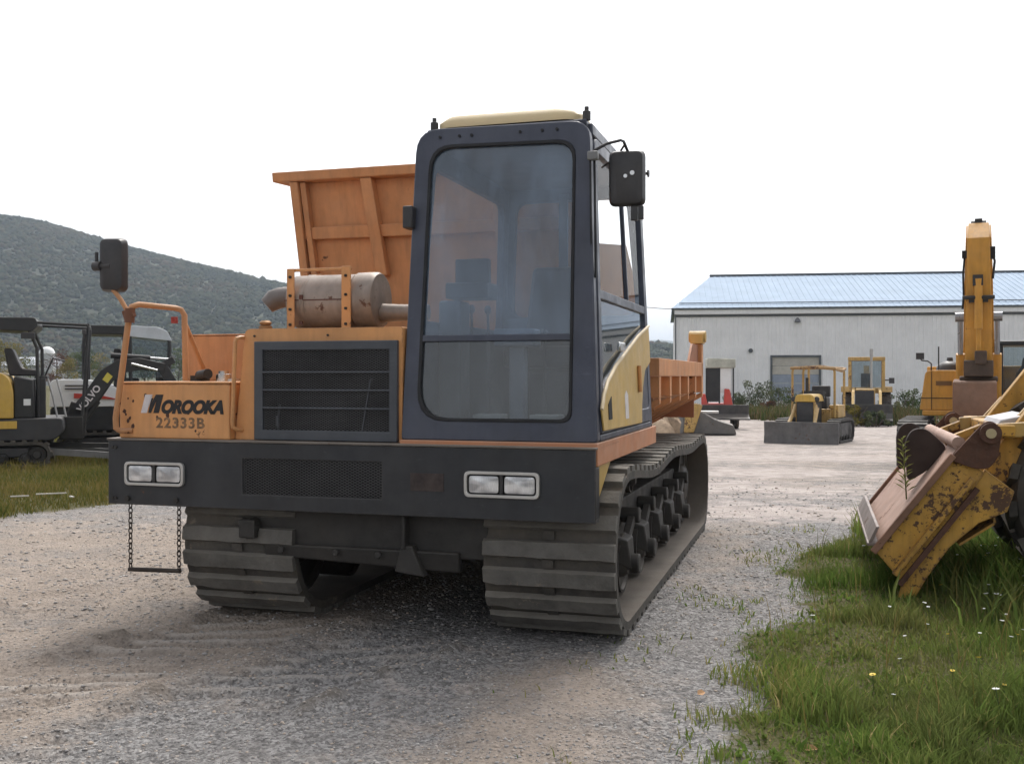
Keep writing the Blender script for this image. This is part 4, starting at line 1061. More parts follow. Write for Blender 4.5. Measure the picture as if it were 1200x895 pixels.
def make_track(x0, x1):
    global lug_me
    M_ = 180
    mb = MB(); sec = []
    for i in range(M_):
        s = TL[-1]*i/M_; p = tp(s); d, nn = tn(s)
        o_ = p-nn*LUG_H; q = p-nn*(LUG_H+0.045)
        sec.append(((x0, o_.x, o_.y), (x1, o_.x, o_.y), (x1, q.x, q.y), (x0, q.x, q.y)))
    vs = [v for s_ in sec for v in s_]; fo_, fi_ = [], []
    for i in range(M_):
        j = (i+1) % M_
        a, b_ = 4*i, 4*j
        fo_ += [(a, a+1, b_+1, b_), (a+1, a+2, b_+2, b_+1), (a+3, a, b_, b_+3)]
        fi_ += [(a+2, a+3, b_+3, b_+2)]
    mb.v = vs; mb.f = fo_+fi_; mb.m = [0]*len(fo_)+[1]*len(fi_)
    belt = mb.obj("track_belt", [RUBBER, BELTIN], dz, smooth=50)
    W = x1-x0
    if lug_me is None:
        w0, w1 = 0.092, 0.080
        lug_me = []
        for q_ in range(5):
            l = MB(); NS = 9; vs = []
            for i in range(NS+1):
                x = -W/2+W*i/NS; e = 0.004 if i in (0, NS) else 0
                j = [random.uniform(-.003, .003) for _ in range(3)]
                chip = random.uniform(.006, .014) if random.random() < .16 else 0
                vs += [(x, -w0/2, 0), (x, w0/2, 0), (x*(1-e), w1/2+j[0]-chip*(random.random() < .5), LUG_H+j[1]*.6-chip*.4), (x*(1-e), -w1/2+j[2]+chip*(random.random() < .5), LUG_H+j[1]*.6-chip*.3)]
            fs = [(4*i+a_, 4*i+(a_+1) % 4, 4*i+4+(a_+1) % 4, 4*i+4+a_) for i in range(NS) for a_ in range(4)]+[(3, 2, 1, 0), (4*NS, 4*NS+1, 4*NS+2, 4*NS+3)]
            l.add(vs, fs)
            l.box(-0.03, 0.03, PITCH/2-.022, PITCH/2+.022, -0.002, 0.012, 1)
            lug_me.append(l.mesh("lug", [LUGTOP, RUBBER], 30))
    for k in range(NL):
        s = PITCH*k; p = tp(s); d, nn = tn(s)
        o = link("lug", lug_me[(k*7+k//5) % 5], belt)
        q = p-nn*(LUG_H+0.0008)
        o.location = ((x0+x1)/2, q.x, q.y)
        o.rotation_euler = (math.atan2(d.y, d.x) + math.pi + random.uniform(-.02, .02), 0, random.uniform(-.004, .004))
    # wheels, rollers and frame inside
    xc = (x0+x1)/2
    def disc(c, r, w, name, m):
        MB().lathe([(r*.35, -w/2-.02), (r*.45, -w/2-.01), (r*.5, -w/2+.02), (r*.86, -w/2+.02), (r*.9, -w/2), (r, -w/2), (r, w/2), (r*.9, w/2), (r*.86, w/2-.02), (r*.5, w/2-.02), (r*.45, w/2+.01), (r*.35, w/2+.03)], (xc, c[0], c[1]), (1, 0, 0), 26).obj(name, m, belt)
    disc((0.53, 0.455), 0.36, 0.34, "drive_sprocket", WHEELM)
    disc((4.27, 0.44), 0.345, 0.34, "idler_wheel", WHEELM)
    for k in range(5): disc((1.15+0.62*k, 0.27), 0.178, 0.40, "road_wheel", WHEELM)
    for k in range(2): disc((1.7+1.3*k, 0.72), 0.09, 0.3, "top_roller", WHEELM)
    fm = MB().prism([(0.5, 0.36), (0.9, 0.30), (4.2, 0.30), (4.3, 0.52), (3.9, 0.60), (1.0, 0.62), (0.6, 0.56)], 'x', xc-0.09, xc+0.13)
    for k in range(5):
        y = 1.15+0.62*k
        fm.hexa([(xc+.13, y-.12, 0.30), (xc+.26, y-.06, 0.24), (xc+.26, y+.06, 0.24), (xc+.13, y+.12, 0.30), (xc+.13, y-.14, 0.46), (xc+.24, y-.10, 0.42), (xc+.24, y+.10, 0.42), (xc+.13, y+.14, 0.46)])
        fm.cyl((xc+.24, y, 0.27), (xc+.30, y, 0.27), 0.06, n=12).cyl((xc+.13, y+.3, 0.52), (xc+.25, y+.3, 0.52), 0.05, n=10).bar((xc+.2, y+.3, 0.52), (xc+.2, y+.02, 0.36), 0.05, 0.05)
    fm.box(xc-.3, xc-.09, 0.9, 3.9, 0.40, 0.62).box(xc-.1, xc+.12, 1.6, 1.75, 0.62, 0.74).box(xc-.1, xc+.12, 2.9, 3.05, 0.62, 0.74)
    fm.obj("track_frame", DARKST, belt, bev=0.008)
WHEELM = mat("worn_wheel_steel", (0.035, 0.033, 0.032), 0.5, metal=0.3, dust=0.2, var=0.4, dustcol=(0.18, 0.15, 0.12), scratch=0.4)
make_track(-0.62, 0.08)
make_track(-2.42, -1.72)
# ------------------------------------------------------------------ other machines
YEL = mat("yellow_machine_paint", (0.58, 0.36, 0.06), 0.5, rust=0.3, dust=0.2, streak=0.3, var=0.12)
YELEX = mat("deep_yellow_excavator_paint", (0.56, 0.27, 0.035), 0.5, rust=0.28, dust=0.12, var=0.15, streak=0.4, rscale=20, edge=(0.03, 0.8, (0.12, 0.06, 0.03), 7))
YELOLD = mat("faded_yellow_paint", (0.50, 0.31, 0.08), 0.6, rust=0.6, dust=0.3, rscale=16, streak=0.5, var=0.3, edge=(0.03, 0.8, (0.12, 0.07, 0.04), 6))
YELRUST = mat("rusty_yellow_bucket_paint", (0.50, 0.27, 0.04), 0.65, rust=0.80, rscale=26, dust=0.14, var=0.3, streak=0.7, rustcol=(0.085, 0.042, 0.024), edge=(0.035, 1.0, (0.10, 0.05, 0.03), 9))
RUSTY = mat("dark_rusted_steel", (0.085, 0.038, 0.024), 0.8, var=0.4, vscale=9, dust=0.1, dustcol=(0.22, 0.14, 0.10), bump=0.4)
PINKST = mat("dusty_worn_bucket_floor", (0.36, 0.24, 0.19), 0.75, var=0.2, vscale=4, rust=0.4, rustcol=(0.16, 0.08, 0.05))
BROWNST = mat("brown_bucket_steel", (0.17, 0.085, 0.05), 0.75, var=0.3, rust=0.4, dust=0.1)
BLKM = mat("black_machine_paint", (0.018, 0.019, 0.021), 0.45, dust=0.05, var=0.2)
GREYM = mat("charcoal_machine_panel", (0.028, 0.029, 0.033), 0.5, dust=0.07, var=0.2)
WHT = mat("white_machine_paint", (0.72, 0.72, 0.72), 0.4, dust=0.05, var=0.05)
REDM = mat("red_machine_paint", (0.46, 0.035, 0.02), 0.45, dust=0.1, var=0.12)
MOSSY = mat("mossy_pale_canopy_sheet", (0.42, 0.42, 0.36), 0.8, var=0.25, vscale=3, rust=0.35, rustcol=(0.12, 0.13, 0.06), rscale=6)

def stadium(x0, x1, z0, z1, n=9):
    r = (z1-z0)/2; P = []
    for k in range(n+1):
        t = -math.pi/2+math.pi*k/n; P.append((x1-r+r*math.cos(t), z0+r+r*math.sin(t)))
    for k in range(n+1):
        t = math.pi/2+math.pi*k/n; P.append((x0+r+r*math.cos(t), z0+r+r*math.sin(t)))
    return P
def side_track(parent, ax, a0, a1, b0, b1, z0, z1, m=None):
    """a crawler: belt with cleats round a stadium; ax is the direction of travel, a0..a1 along it, b0..b1 across"""
    m = m or RUBBER
    st_ = stadium(a0+.03, a1-.03, z0+.03, z1-.03, 10)
    inn_ = stadium(a0+.075, a1-.075, z0+.075, z1-.075, 10)
    P3 = (lambda p, b: (p[0], b, p[1])) if ax == 'x' else (lambda p, b: (b, p[0], p[1]))
    off = (0, b1-b0, 0) if ax == 'x' else (b1-b0, 0, 0)
    belt = MB().ring([P3(p, b0) for p in st_], [P3(p, b0) for p in inn_], off)
    L = 0; pts = st_+[st_[0]]; acc = [0]
    for i in range(len(st_)): acc.append(acc[-1]+math.dist(pts[i], pts[i+1]))
    n = int(acc[-1]/0.16)
    for k in range(n):
        s = acc[-1]*k/n
        i = max(j for j in range(len(st_)) if acc[j] <= s)
        t = (s-acc[i])/max(1e-6, acc[i+1]-acc[i])
        p = Vector(pts[i]).lerp(Vector(pts[i+1]), t); d = (Vector(pts[i+1])-Vector(pts[i])).normalized(); nn = Vector((d.y, -d.x))
        c = [p-d*.04-nn*.002, p+d*.04-nn*.002, p+d*.03+nn*.03, p-d*.03+nn*.03]
        belt.slab([P3(q, b0) for q in c], off)
    o = belt.obj("crawler_track", m, parent)
    bm_ = (b0+b1)/2; w = (b1-b0)*.36
    zc = (z0+z1)/2; r = (z1-z0)/2-.09
    A = (1, 0, 0) if ax == 'y' else (0, 1, 0)
    for a, zz, rr in [(a0+(z1-z0)/2, zc, r), (a1-(z1-z0)/2, zc, r)]+[(a0+(z1-z0)/2+(a1-a0-(z1-z0))*(k+.5)/4, z0+.17, .095) for k in range(4)]:
        c = (a, bm_, zz) if ax == 'x' else (bm_, a, zz)
        MB().lathe([(rr*.4, -w-.02), (rr*.5, -w+.02), (rr*.85, -w+.02), (rr, -w), (rr, w), (rr*.85, w-.02), (rr*.4, w+.02)], c, A, 16).obj("track_wheel", DARKST, o)
    fb = MB()
    if ax == 'x': fb.box(a0+.35, a1-.35, b0+.06, b1-.06, z0+.2, z1-.12)
    else: fb.box(b0+.06, b1-.06, a0+.35, a1-.35, z0+.2, z1-.12)
    fb.obj("track_frame", GREYM, o, bev=0.01)
    return o
def ground_at(x, y): return float(gh(x, y))

# --- yellow and charcoal mini excavator at the left edge, seen from its side, boom to the right
ex = -7.9; ey = 16.6
me_ = thing("mini_excavator", "yellow and charcoal mini excavator with an open canopy and black boom at the left edge", "excavator", (ex, ey, ground_at(ex, ey)+.0), R(21))
side_track(me_, 'x', -1.30, 0.46, -0.78, -0.46, 0.0, 0.46); side_track(me_, 'x', -1.30, 0.46, 0.46, 0.78, 0.0, 0.46)
MB().box(-0.9, 0.1, -0.5, 0.5, 0.18, 0.40).lathe([(0.36, 0), (0.36, 0.10)], (-0.35, 0, 0.36), (0, 0, 1), 24).obj("undercarriage", GREYM, me_, bev=0.01)
bl_ = MB().prism([(1.36, 0.05), (1.42, 0.05), (1.46, 0.22), (1.44, 0.40), (1.38, 0.40), (1.40, 0.22)], 'y', -0.80, 0.80).obj("dozer_blade", GREYM, me_, bev=0.008)
for s_ in (-1, 1): MB().bar((0.15, 0.42*s_, 0.28), (1.38, 0.42*s_, 0.16), 0.09, 0.10).obj("blade_arm", mat("worn_grey_arm", (0.16, 0.155, 0.15), 0.6, var=0.3), bl_)
MB().bar((0.30, 0, 0.34), (1.36, 0, 0.30), 0.08, 0.08).obj("blade_cylinder", DARKST, bl_)
MB().prism(rp([(-1.35, 0.45), (0.50, 0.45), (0.62, 0.60), (0.60, 0.80), (-1.35, 0.80)], [0.1, 0.1, 0.05, 0.05, 0.05], 3), 'y', -0.74, 0.74).obj("lower_body", GREYM, me_, bev=0.02)
eng = MB().prism(rp([(-1.42, 0.802), (-0.10, 0.802), (-0.10, 1.30), (-0.22, 1.50), (-1.35, 1.58)], [0.12, 0.02, 0.2, 0.1, 0.15], 5), 'y', -0.77, 0.5).obj("engine_cover", YEL, me_, bev=0.03)
MB().box(-0.30, -0.05, -0.758, -0.742, 0.64, 0.76).obj("side_panel", YEL, me_, bev=0.006)
MB().box(-0.47, -0.32, -0.756, -0.742, 0.66, 0.77).obj("model_plate", WHT, me_, bev=0.004)
MB().prism([(-0.10, 0.802), (0.20, 0.802), (0.18, 1.40), (-0.10, 1.45)], 'y', -0.70, 0.45).obj("seat_base", BLKM, me_, bev=0.02)
MB().prism(rp([(-0.20, 1.46), (0.22, 1.46), (0.22, 1.56), (-0.02, 1.58), (-0.16, 1.90), (-0.28, 1.90)], 0.04, 3), 'y', -0.30, 0.18).obj("seat", SEATBLK, me_, bev=0.03)
MB().prism(rp([(-1.25, 2.20), (0.16, 2.16), (0.24, 2.26), (0.20, 2.38), (-1.2, 2.36)], [0.05]*5, 3), 'y', -0.62, 0.62).obj("canopy_roof", BLKM, me_, bev=0.02)
cp = MB().tube([(0.22, -0.58, 2.30), (0.95, -0.58, 2.27), (0.97, -0.58, 2.24), (0.92, -0.58, 1.45), (0.88, -0.58, 0.82)], 0.024, 8)
cp.tube([(0.22, 0.58, 2.30), (0.95, 0.58, 2.27), (0.97, 0.58, 2.24), (0.92, 0.58, 1.45), (0.88, 0.58, 0.82)], 0.024, 8).tube([(0.96, -0.58, 2.27), (0.96, 0.58, 2.27)], 0.03, 8)
cp.obj("canopy_frame", BLKM, me_)
for s_ in (-1, 1):
    MB().tube([(0.10, 0.56*s_, 2.20), (0.22, 0.56*s_, 1.9), (0.24, 0.56*s_, 0.81)], 0.028, 8).obj("canopy_post", BLKM, me_)
    MB().tube([(-1.15, 0.5*s_, 1.5), (-1.12, 0.5*s_, 2.22)], 0.028, 8).obj("canopy_post", BLKM, me_)
MB().box(0.0, 0.2, -0.70, -0.62, 2.04, 2.14).box(0.88, 0.94, -0.70, -0.63, 2.12, 2.20).obj("work_lamp", PLASTIC, me_, bev=0.01)
lm_ = mat("pale_lever_grip", (0.42, 0.42, 0.42), 0.4, metal=0.4)
for x in (0.42, 0.55): MB().tube([(x+.08, -0.3, 0.80), (x+.02, -0.3, 1.1), (x-.06, -0.3, 1.42)], 0.016, 6).obj("travel_lever", lm_, me_)
MB().box(0.20, 0.34, -0.55, -0.40, 0.80, 1.42).box(0.18, 0.36, -0.5, 0.1, 1.42, 1.46).tube([(0.28, -0.45, 1.46), (0.30, -0.45, 1.66)], 0.02, 6).tube([(0.30, 0.0, 1.46), (0.42, 0.0, 1.75), (0.60, 0.0, 1.70)], 0.016, 6).obj("control_stand", BLKM, me_, bev=0.01)
MB().box(0.04, 0.14, -0.712, -0.702, 1.0, 1.1).obj("warning_sticker", WHT, me_)
sw = MB().box(0.52, 0.88, -0.16, 0.16, 0.42, 0.80).prism([(0.5, 0.5), (0.9, 0.45), (0.95, 0.95), (0.70, 1.05)], 'y', -0.10, 0.10).obj("swing_post", DARKST, me_, bev=0.02)
def beam(pts, w, name, m, parent, y0, y1, bev=0.01):
    """a box beam with a profile: pts = (x, z, half depth) along its centre line"""
    up_, lo_ = [], []
    for i, (x, z, h_) in enumerate(pts):
        a = pts[max(0, i-1)]; b_ = pts[min(len(pts)-1, i+1)]
        d = Vector((b_[0]-a[0], b_[1]-a[1])).normalized(); nn = Vector((-d.y, d.x))
        up_.append((x+nn.x*h_, z+nn.y*h_)); lo_.append((x-nn.x*h_, z-nn.y*h_))
    return MB().prism(up_+lo_[::-1], 'y', y0, y1).obj(name, m, parent, bev=bev)
boom = beam([(0.70, 0.78, .10), (1.0, 1.12, .12), (1.24, 1.46, .13), (1.45, 1.62, .12), (1.75, 1.66, .10), (2.15, 1.60, .07)], 0.2, "boom", BLKM, me_, -0.10, 0.10)
t = text_mesh("VOLVO", "boom_lettering", 0.15, offset=0.004, m=DECALWHT)
o = link("boom_lettering", t, boom); o.location = (0.855, -0.104, 0.86); o.rotation_euler = (R(90), -R(53), 0)
MB().slab([(1.17, -0.102, 1.40), (1.25, -0.102, 1.34), (1.33, -0.102, 1.45), (1.25, -0.102, 1.52)], (0, -0.002, 0)).obj("yellow_decal", mat("yellow_sticker", (0.6, 0.5, 0.08), 0.5), boom)
MB().cyl((0.82, 0, 0.62), (1.10, 0, 1.05), 0.055).cyl((1.10, 0, 1.05), (1.36, 0, 1.46), 0.03).obj("boom_cylinder", BLKM, me_)
MB().cyl((1.30, 0, 1.80), (1.92, 0, 1.76), 0.045).obj("stick_cylinder", BLKM, me_)
MB().cyl((1.90, 0, 1.762), (2.28, 0, 1.735), 0.024).obj("cylinder_rod", CHROME, me_)
MB().cyl((1.62, -.15, 1.66), (2.03, -.15, 1.55), 0.022).obj("hydraulic_pipe", CHROME, me_)
MB().bar((2.05, 0, 1.60), (2.30, 0, 1.74), 0.12, 0.12).bar((2.12, 0, 1.60), (2.60, 0, 0.75), 0.15, 0.17).obj("stick", BLKM, me_, bev=0.01)
MB().prism([(2.55, 0.85), (2.72, 0.75), (2.75, 0.40), (2.50, 0.15), (2.15, 0.20), (2.45, 0.40)], 'y', -0.25, 0.25).obj("digging_bucket", DARKST, me_, bev=0.01)

# --- white mini excavator behind it
bx, by = -7.4, 19.6
mw = thing("mini_excavator", "white mini excavator with red stripe and black canopy behind the dumper's tool box", "excavator", (bx, by, ground_at(bx, by)), R(19))
side_track(mw, 'x', -1.15, 1.05, -0.80, -0.48, 0, 0.48); side_track(mw, 'x', -1.15, 1.05, 0.48, 0.80, 0, 0.48)
MB().box(-0.7, 0.6, -0.5, 0.5, 0.2, 0.46).obj("undercarriage", GREYM, mw, bev=0.01)
MB().prism(rp([(-1.25, 0.48), (0.85, 0.48), (0.85, 0.92), (-1.25, 0.92)], 0.06, 3), 'y', -0.76, 0.76).obj("lower_body", BLKM, mw, bev=0.02)
hw_ = MB().prism(rp([(-1.26, 0.922), (0.08, 0.922), (0.02, 1.15), (-0.25, 1.34), (-0.7, 1.42), (-1.24, 1.42)], [.02, .02, .05, .15, .1, .1], 4), 'y', -0.78, 0.5).obj("engine_cover", WHT, mw, bev=0.03)
MB().slab([(-0.85, -0.812, 1.17), (-0.42, -0.812, 1.14), (-0.08, -0.812, 1.05), (-0.42, -0.812, 1.07), (-0.85, -0.812, 1.08)], (0, 0.03, 0)).obj("red_stripe", REDM, hw_)
MB().slab([(-0.75, -0.812, 0.955), (-0.52, -0.812, 0.955), (-0.50, -0.812, 1.02), (-0.73, -0.812, 1.02)], (0, 0.03, 0)).obj("model_decal", GREYM, hw_)
MB().box(-1.0, -0.55, -0.812, -0.78, 1.24, 1.26).box(-1.0, -0.6, -0.812, -0.78, 1.30, 1.32).obj("cover_slot", GREYM, hw_)
for x, y, x2 in ((-0.68, -0.62, -0.70), (-0.68, 0.62, -0.70), (0.0, -0.62, 0.0), (0.78, -0.62, 0.80), (0.78, 0.62, 0.80), (0.12, -0.62, 0.10)):
    MB().tube([(x, y, 0.92), (x2, y, 2.05), (x2*.96, y*.97, 2.30)], 0.036, 8).obj("canopy_post", BLKM, mw)
MB().prism(rp([(-0.72, 2.25), (0.06, 2.25), (0.06, 2.42), (-0.66, 2.42)], [.03, .02, .02, .1], 4), 'y', -0.66, 0.66).obj("canopy_roof", BLKM, mw, bev=0.015)
MB().prism(rp([(0.07, 2.22), (0.84, 2.14), (0.76, 2.32), (0.60, 2.40), (0.07, 2.42)], [.02, .03, .05, .1, .02], 4), 'y', -0.66, 0.66).obj("canopy_roof", mat("pale_grey_roof_paint", (0.50, 0.53, 0.56), 0.4), mw, bev=0.015)
MB().box(0.10, 0.78, -0.64, -0.63, 1.45, 2.20).obj("cab_window", MINIGLASS, mw)
MB().box(-0.2, 0.25, -0.3, 0.25, 0.93, 1.45).prism([(-0.2, 1.45), (0.02, 1.45), (-0.08, 2.0), (-0.2, 2.0)], 'y', -0.28, 0.22).obj("seat", SEATBLK, mw, bev=0.03)
MB().box(0.55, 0.82, -0.5, 0.5, 0.93, 1.70).obj("front_console", BLKM, mw, bev=0.03)
beam([(0.9, 0.85, .12), (1.5, 1.6, .14), (2.0, 2.0, .12), (2.6, 1.9, .08)], 0.2, "boom", GREYM, mw, 0.05, 0.25)
MB().bar((2.55, 0.15, 1.95), (2.7, 0.15, 0.7), 0.15, 0.16).prism([(2.6, 0.75), (2.85, 0.7), (2.9, 0.3), (2.5, 0.1), (2.3, 0.2)], 'y', -0.1, 0.4).obj("stick", GREYM, mw)

# --- big yellow excavator at the right, facing the camera, stick tucked in
EPX, EPY = 8.66, 19.0
be = thing("excavator", "large orange yellow excavator facing the camera with raised boom and tucked brown bucket", "excavator", (EPX, EPY, -0.36), -R(24.6))
side_track(be, 'y', -1.7, 1.9, -1.32, -0.82, 0, 0.95, DARKST); side_track(be, 'y', -1.7, 1.9, 0.82, 1.32, 0, 0.95, DARKST)
MB().box(-0.8, 0.8, -0.9, 1.1, 0.35, 0.80).lathe([(0.6, 0), (0.6, 0.25)], (0, 0.1, 0.8), (0, 0, 1), 24).obj("undercarriage", DARKST, be)
MB().box(-0.95, 1.36, -0.45, 2.2, 1.02, 1.12).obj("deck", YELEX, be, bev=0.02)
eh = MB().prism(rp([(-1.0, 1.121), (-0.30, 1.121), (-0.30, 1.86), (-0.90, 1.86)], [.03, .02, .04, .10], 4), 'y', -0.40, 2.1).obj("side_hood", YELEX, be, bev=0.02)
MB().box(-0.72, -0.45, -0.416, -0.39, 1.58, 1.66).obj("grab_slot", mat("brown_slot", (0.15, 0.08, 0.03), 0.7), eh)
MB().box(-0.97, -0.31, -0.408, -0.395, 1.335, 1.35).box(-0.80, -0.79, -0.410, -0.395, 1.13, 1.84).obj("panel_gap", DARKST, eh)
MB().box(-0.28, 1.34, 0.9, 2.2, 1.121, 1.95).obj("engine_bay", YELEX, be, bev=0.04)
MB().prism(rp([(-1.0, 2.201), (1.36, 2.201), (1.2, 2.75), (-0.85, 2.75)], [.05, .05, .3, .3], 4), 'z', 1.0, 1.95).obj("counterweight", YELEX, be, bev=0.04)
MB().lathe([(0.24, 0), (0.24, 0.05), (0.18, 0.13), (0.06, 0.18), (0.05, 0.24)], (-0.50, 0.3, 1.861), (0, 0, 1), 20).obj("air_cleaner", PLASTIC, be)
MB().cyl((-0.68, -0.2, 1.86), (-0.68, -0.2, 2.30), 0.012, n=6).obj("antenna", BLKM, be)
MB().tube([(-0.80, -0.38, 1.86), (-0.80, -0.38, 1.98), (-0.86, -0.40, 2.03), (-0.96, -0.42, 2.04), (-0.99, -0.42, 2.08)], 0.014, 6).box(-1.06, -0.92, -0.46, -0.40, 2.06, 2.18).obj("mirror", PLASTIC, be)
cabm = MB()
for x, y in ((0.36, -0.42), (1.30, -0.42), (0.36, 0.85), (1.30, 0.85)): cabm.box(x-.045, x+.045, y-.045, y+.045, 1.123, 2.30)
cabm.box(0.315, 1.345, -0.465, 0.895, 2.301, 2.38).box(0.41, 1.25, -0.455, -0.40, 1.123, 1.20).box(0.41, 1.25, -0.445, -0.41, 1.46, 1.50)
cb = cabm.obj("cab", BLKM, be, bev=0.02)
MB().box(0.41, 1.25, -0.432, -0.426, 1.51, 2.295).obj("cab_window", MINIGLASS, cb); MB().box(0.41, 1.25, -0.432, -0.426, 1.205, 1.455).obj("cab_window", MINIGLASS, cb)
MB().box(0.330, 0.336, -0.37, 0.80, 1.13, 2.295).obj("cab_window", MINIGLASS, cb)
MB().prism(rp([(0.62, 1.123), (1.08, 1.123), (1.08, 1.80), (0.98, 1.92), (0.95, 2.10), (0.75, 2.10), (0.72, 1.92), (0.62, 1.80)], 0.04, 3), 'y', 0.3, 0.5).obj("seat", SEATBLK, cb, bev=0.03)
MB().bar((-0.44, -0.42, 1.14), (1.36, -0.455, 1.14), 0.03, 0.06).obj("deck_edge", YELEX, be)
# boom rises over the stick; both seen end-on
def xbeam(pts, w0, w1, name, m, parent, bev=0.012, x=0):
    """box beam in the y-z plane: pts (y, z, half depth), width w0 to w1"""
    n = len(pts); vs = []
    for i, (y, z, h_) in enumerate(pts):
        a = pts[max(0, i-1)]; b_ = pts[min(n-1, i+1)]
        d = Vector((b_[0]-a[0], b_[1]-a[1])).normalized(); nn = Vector((-d.y, d.x)); w = (w0+(w1-w0)*i/(n-1))/2
        for sx, sn in ((-1, -1), (1, -1), (1, 1), (-1, 1)): vs.append((x+sx*w, y+nn.x*h_*sn, z+nn.y*h_*sn))
    fs = [(4*i+k, 4*i+(k+1) % 4, 4*i+4+(k+1) % 4, 4*i+4+k) for i in range(n-1) for k in range(4)]+[(3, 2, 1, 0), (4*n-4, 4*n-3, 4*n-2, 4*n-1)]
    return MB().add(vs, fs).obj(name, m, parent, bev=bev)
bm1 = xbeam([(0.35, 1.6, .22), (-0.3, 2.7, .30), (-0.9, 3.6, .28), (-1.45, 4.25, .20)], 0.56, 0.40, "boom", YELEX, be)
stk = xbeam([(-1.45, 4.32, .12), (-1.62, 4.05, .24), (-1.60, 3.3, .22), (-1.50, 2.6, .18), (-1.42, 1.75, .13)], 0.32, 0.44, "stick", YELEX, be)
MB().cyl((-0.12, -1.46, 4.36), (0.12, -1.46, 4.36), 0.07).box(-0.06, 0.06, -1.52, -1.40, 4.33, 4.46).obj("pin", DARKST, stk)
MB().box(-0.09, 0.07, -1.92, -1.82, 3.28, 3.46).cyl((-0.25, -1.86, 3.08), (0.25, -1.86, 3.08), 0.035).box(-0.15, 0.15, -1.85, -1.78, 3.00, 3.08).obj("cylinder_mount", DARKST, stk)
MB().cyl((0.0, -1.88, 3.4), (0.0, -1.80, 2.55), 0.065).cyl((0, -1.80, 2.55), (0, -1.72, 2.12), 0.04).obj("bucket_cylinder", YELEX, stk)
MB().box(-0.23, 0.23, -1.80, -1.55, 1.74, 2.02).box(-0.06, 0.13, -1.86, -1.70, 1.95, 2.18).cyl((-0.30, -1.62, 1.70), (0.30, -1.62, 1.70), 0.05).obj("bucket_link", mat("greasy_brown_link", (0.07, 0.045, 0.03), 0.6, var=0.4), stk, bev=0.02)
for s_ in (-1, 1):
    MB().cyl((0.30*s_, -0.45, 1.35), (0.30*s_, -0.75, 2.15), 0.075).obj("boom_cylinder", YELEX, be)
    MB().cyl((0.30*s_, -0.75, 2.15), (0.30*s_, -0.95, 2.75), 0.045).cyl((0.24*s_, -0.96, 2.80), (0.38*s_, -0.96, 2.80), 0.085, n=14).obj("cylinder_rod", mat("grey_rod", (0.30, 0.31, 0.33), 0.35, metal=0.7), be)
MB().tube([(-0.21, -1.6, 3.9), (-0.24, -1.7, 3.5), (-0.23, -1.75, 3.1), (-0.25, -1.7, 2.9)], 0.02, 6).tube([(0.20, -1.6, 3.95), (0.25, -1.7, 3.7), (0.22, -1.75, 3.4)], 0.02, 6).box(-0.26, -0.16, -1.7, -1.5, 3.78, 3.9).box(0.16, 0.26, -1.7, -1.5, 3.75, 3.95).obj("hose", GASKET, be)
bk = MB().prism(rp([(-1.95, 1.66), (-1.25, 1.70), (-1.10, 1.30), (-1.25, 0.95), (-1.60, 0.84), (-1.98, 0.92), (-2.04, 1.30)], [.05, .05, .15, .15, .15, .1, .15], 4), 'x', -0.40, 0.28).obj("digging_bucket", BROWNST, be, bev=0.02)
for k in range(4): MB().hexa([(-0.38+.19*k, -1.7, 0.80), (-0.30+.19*k, -1.7, 0.80), (-0.30+.19*k, -1.55, 0.86), (-0.38+.19*k, -1.55, 0.86), (-0.37+.19*k, -1.9, 0.90), (-0.31+.19*k, -1.9, 0.90), (-0.31+.19*k, -1.6, 0.93), (-0.37+.19*k, -1.6, 0.93)]).obj("tooth", DARKST, bk)

# --- small yellow bulldozer with a roll frame
bd = thing("bulldozer", "small old yellow bulldozer with wide grey blade and open pipe canopy on the pale yard", "bulldozer", (9.2, 31.2, ground_at(9.2, 31.2)), -R(30))
side_track(bd, 'y', -1.0, 1.25, -0.95, -0.58, 0, 0.72, DARKST); side_track(bd, 'y', -1.0, 1.25, 0.58, 0.95, 0, 0.72, DARKST)
bld = MB().prism([(-1.62, 0.02), (-1.55, 0.02), (-1.48, 0.3), (-1.53, 0.66), (-1.60, 0.66), (-1.57, 0.3)], 'x', -1.08, 1.08).obj("dozer_blade", mat("grey_worn_blade", (0.10, 0.098, 0.10), 0.6, var=0.35, rust=0.45, dust=0.15, streak=0.3), bd, bev=0.008)
for s_ in (-1, 1): MB().bar((0.45*s_, -1.5, 0.35), (0.45*s_, -0.4, 0.45), 0.12, 0.14).cyl((0.38*s_, -1.5, 0.6), (0.32*s_, -0.9, 1.05), 0.05).obj("blade_arm", YELOLD, bld)
MB().box(-0.24, 0.24, -1.10, -0.02, 0.45, 1.24).obj("engine_body", DARKST, bd, bev=0.02)
for s_ in (-1, 1):
    MB().box(min(.245*s_, .27*s_), max(.245*s_, .27*s_), -1.10, -0.85, 0.45, 1.24).obj("radiator_guard", YELOLD, bd, bev=0.01)
    MB().cyl((0.30*s_, -1.0, 1.15), (0.36*s_, -1.45, 0.60), 0.045).obj("lift_cylinder", YELOLD, bd)
    MB().lathe([(0.05, 0), (0.08, 0.06), (0.07, 0.07)], (0.34*s_, -1.0, 1.32), (0, -1, 0), 12).obj("work_lamp", PLASTIC, bd)
MB().box(-0.235, 0.235, -1.115, -1.101, 0.50, 1.22).obj("radiator_grille", GREYM, bd)
MB().prism(rp([(-0.30, 1.241), (0.30, 1.241), (0.25, 1.46), (-0.25, 1.46)], [.02, .02, .1, .1], 3), 'y', -1.14, 0.0).obj("hood", YEL, bd, bev=0.02)
MB().cyl((-0.12, -0.35, 1.50), (-0.12, -0.35, 1.95), 0.045).obj("exhaust_pipe", DARKST, bd)
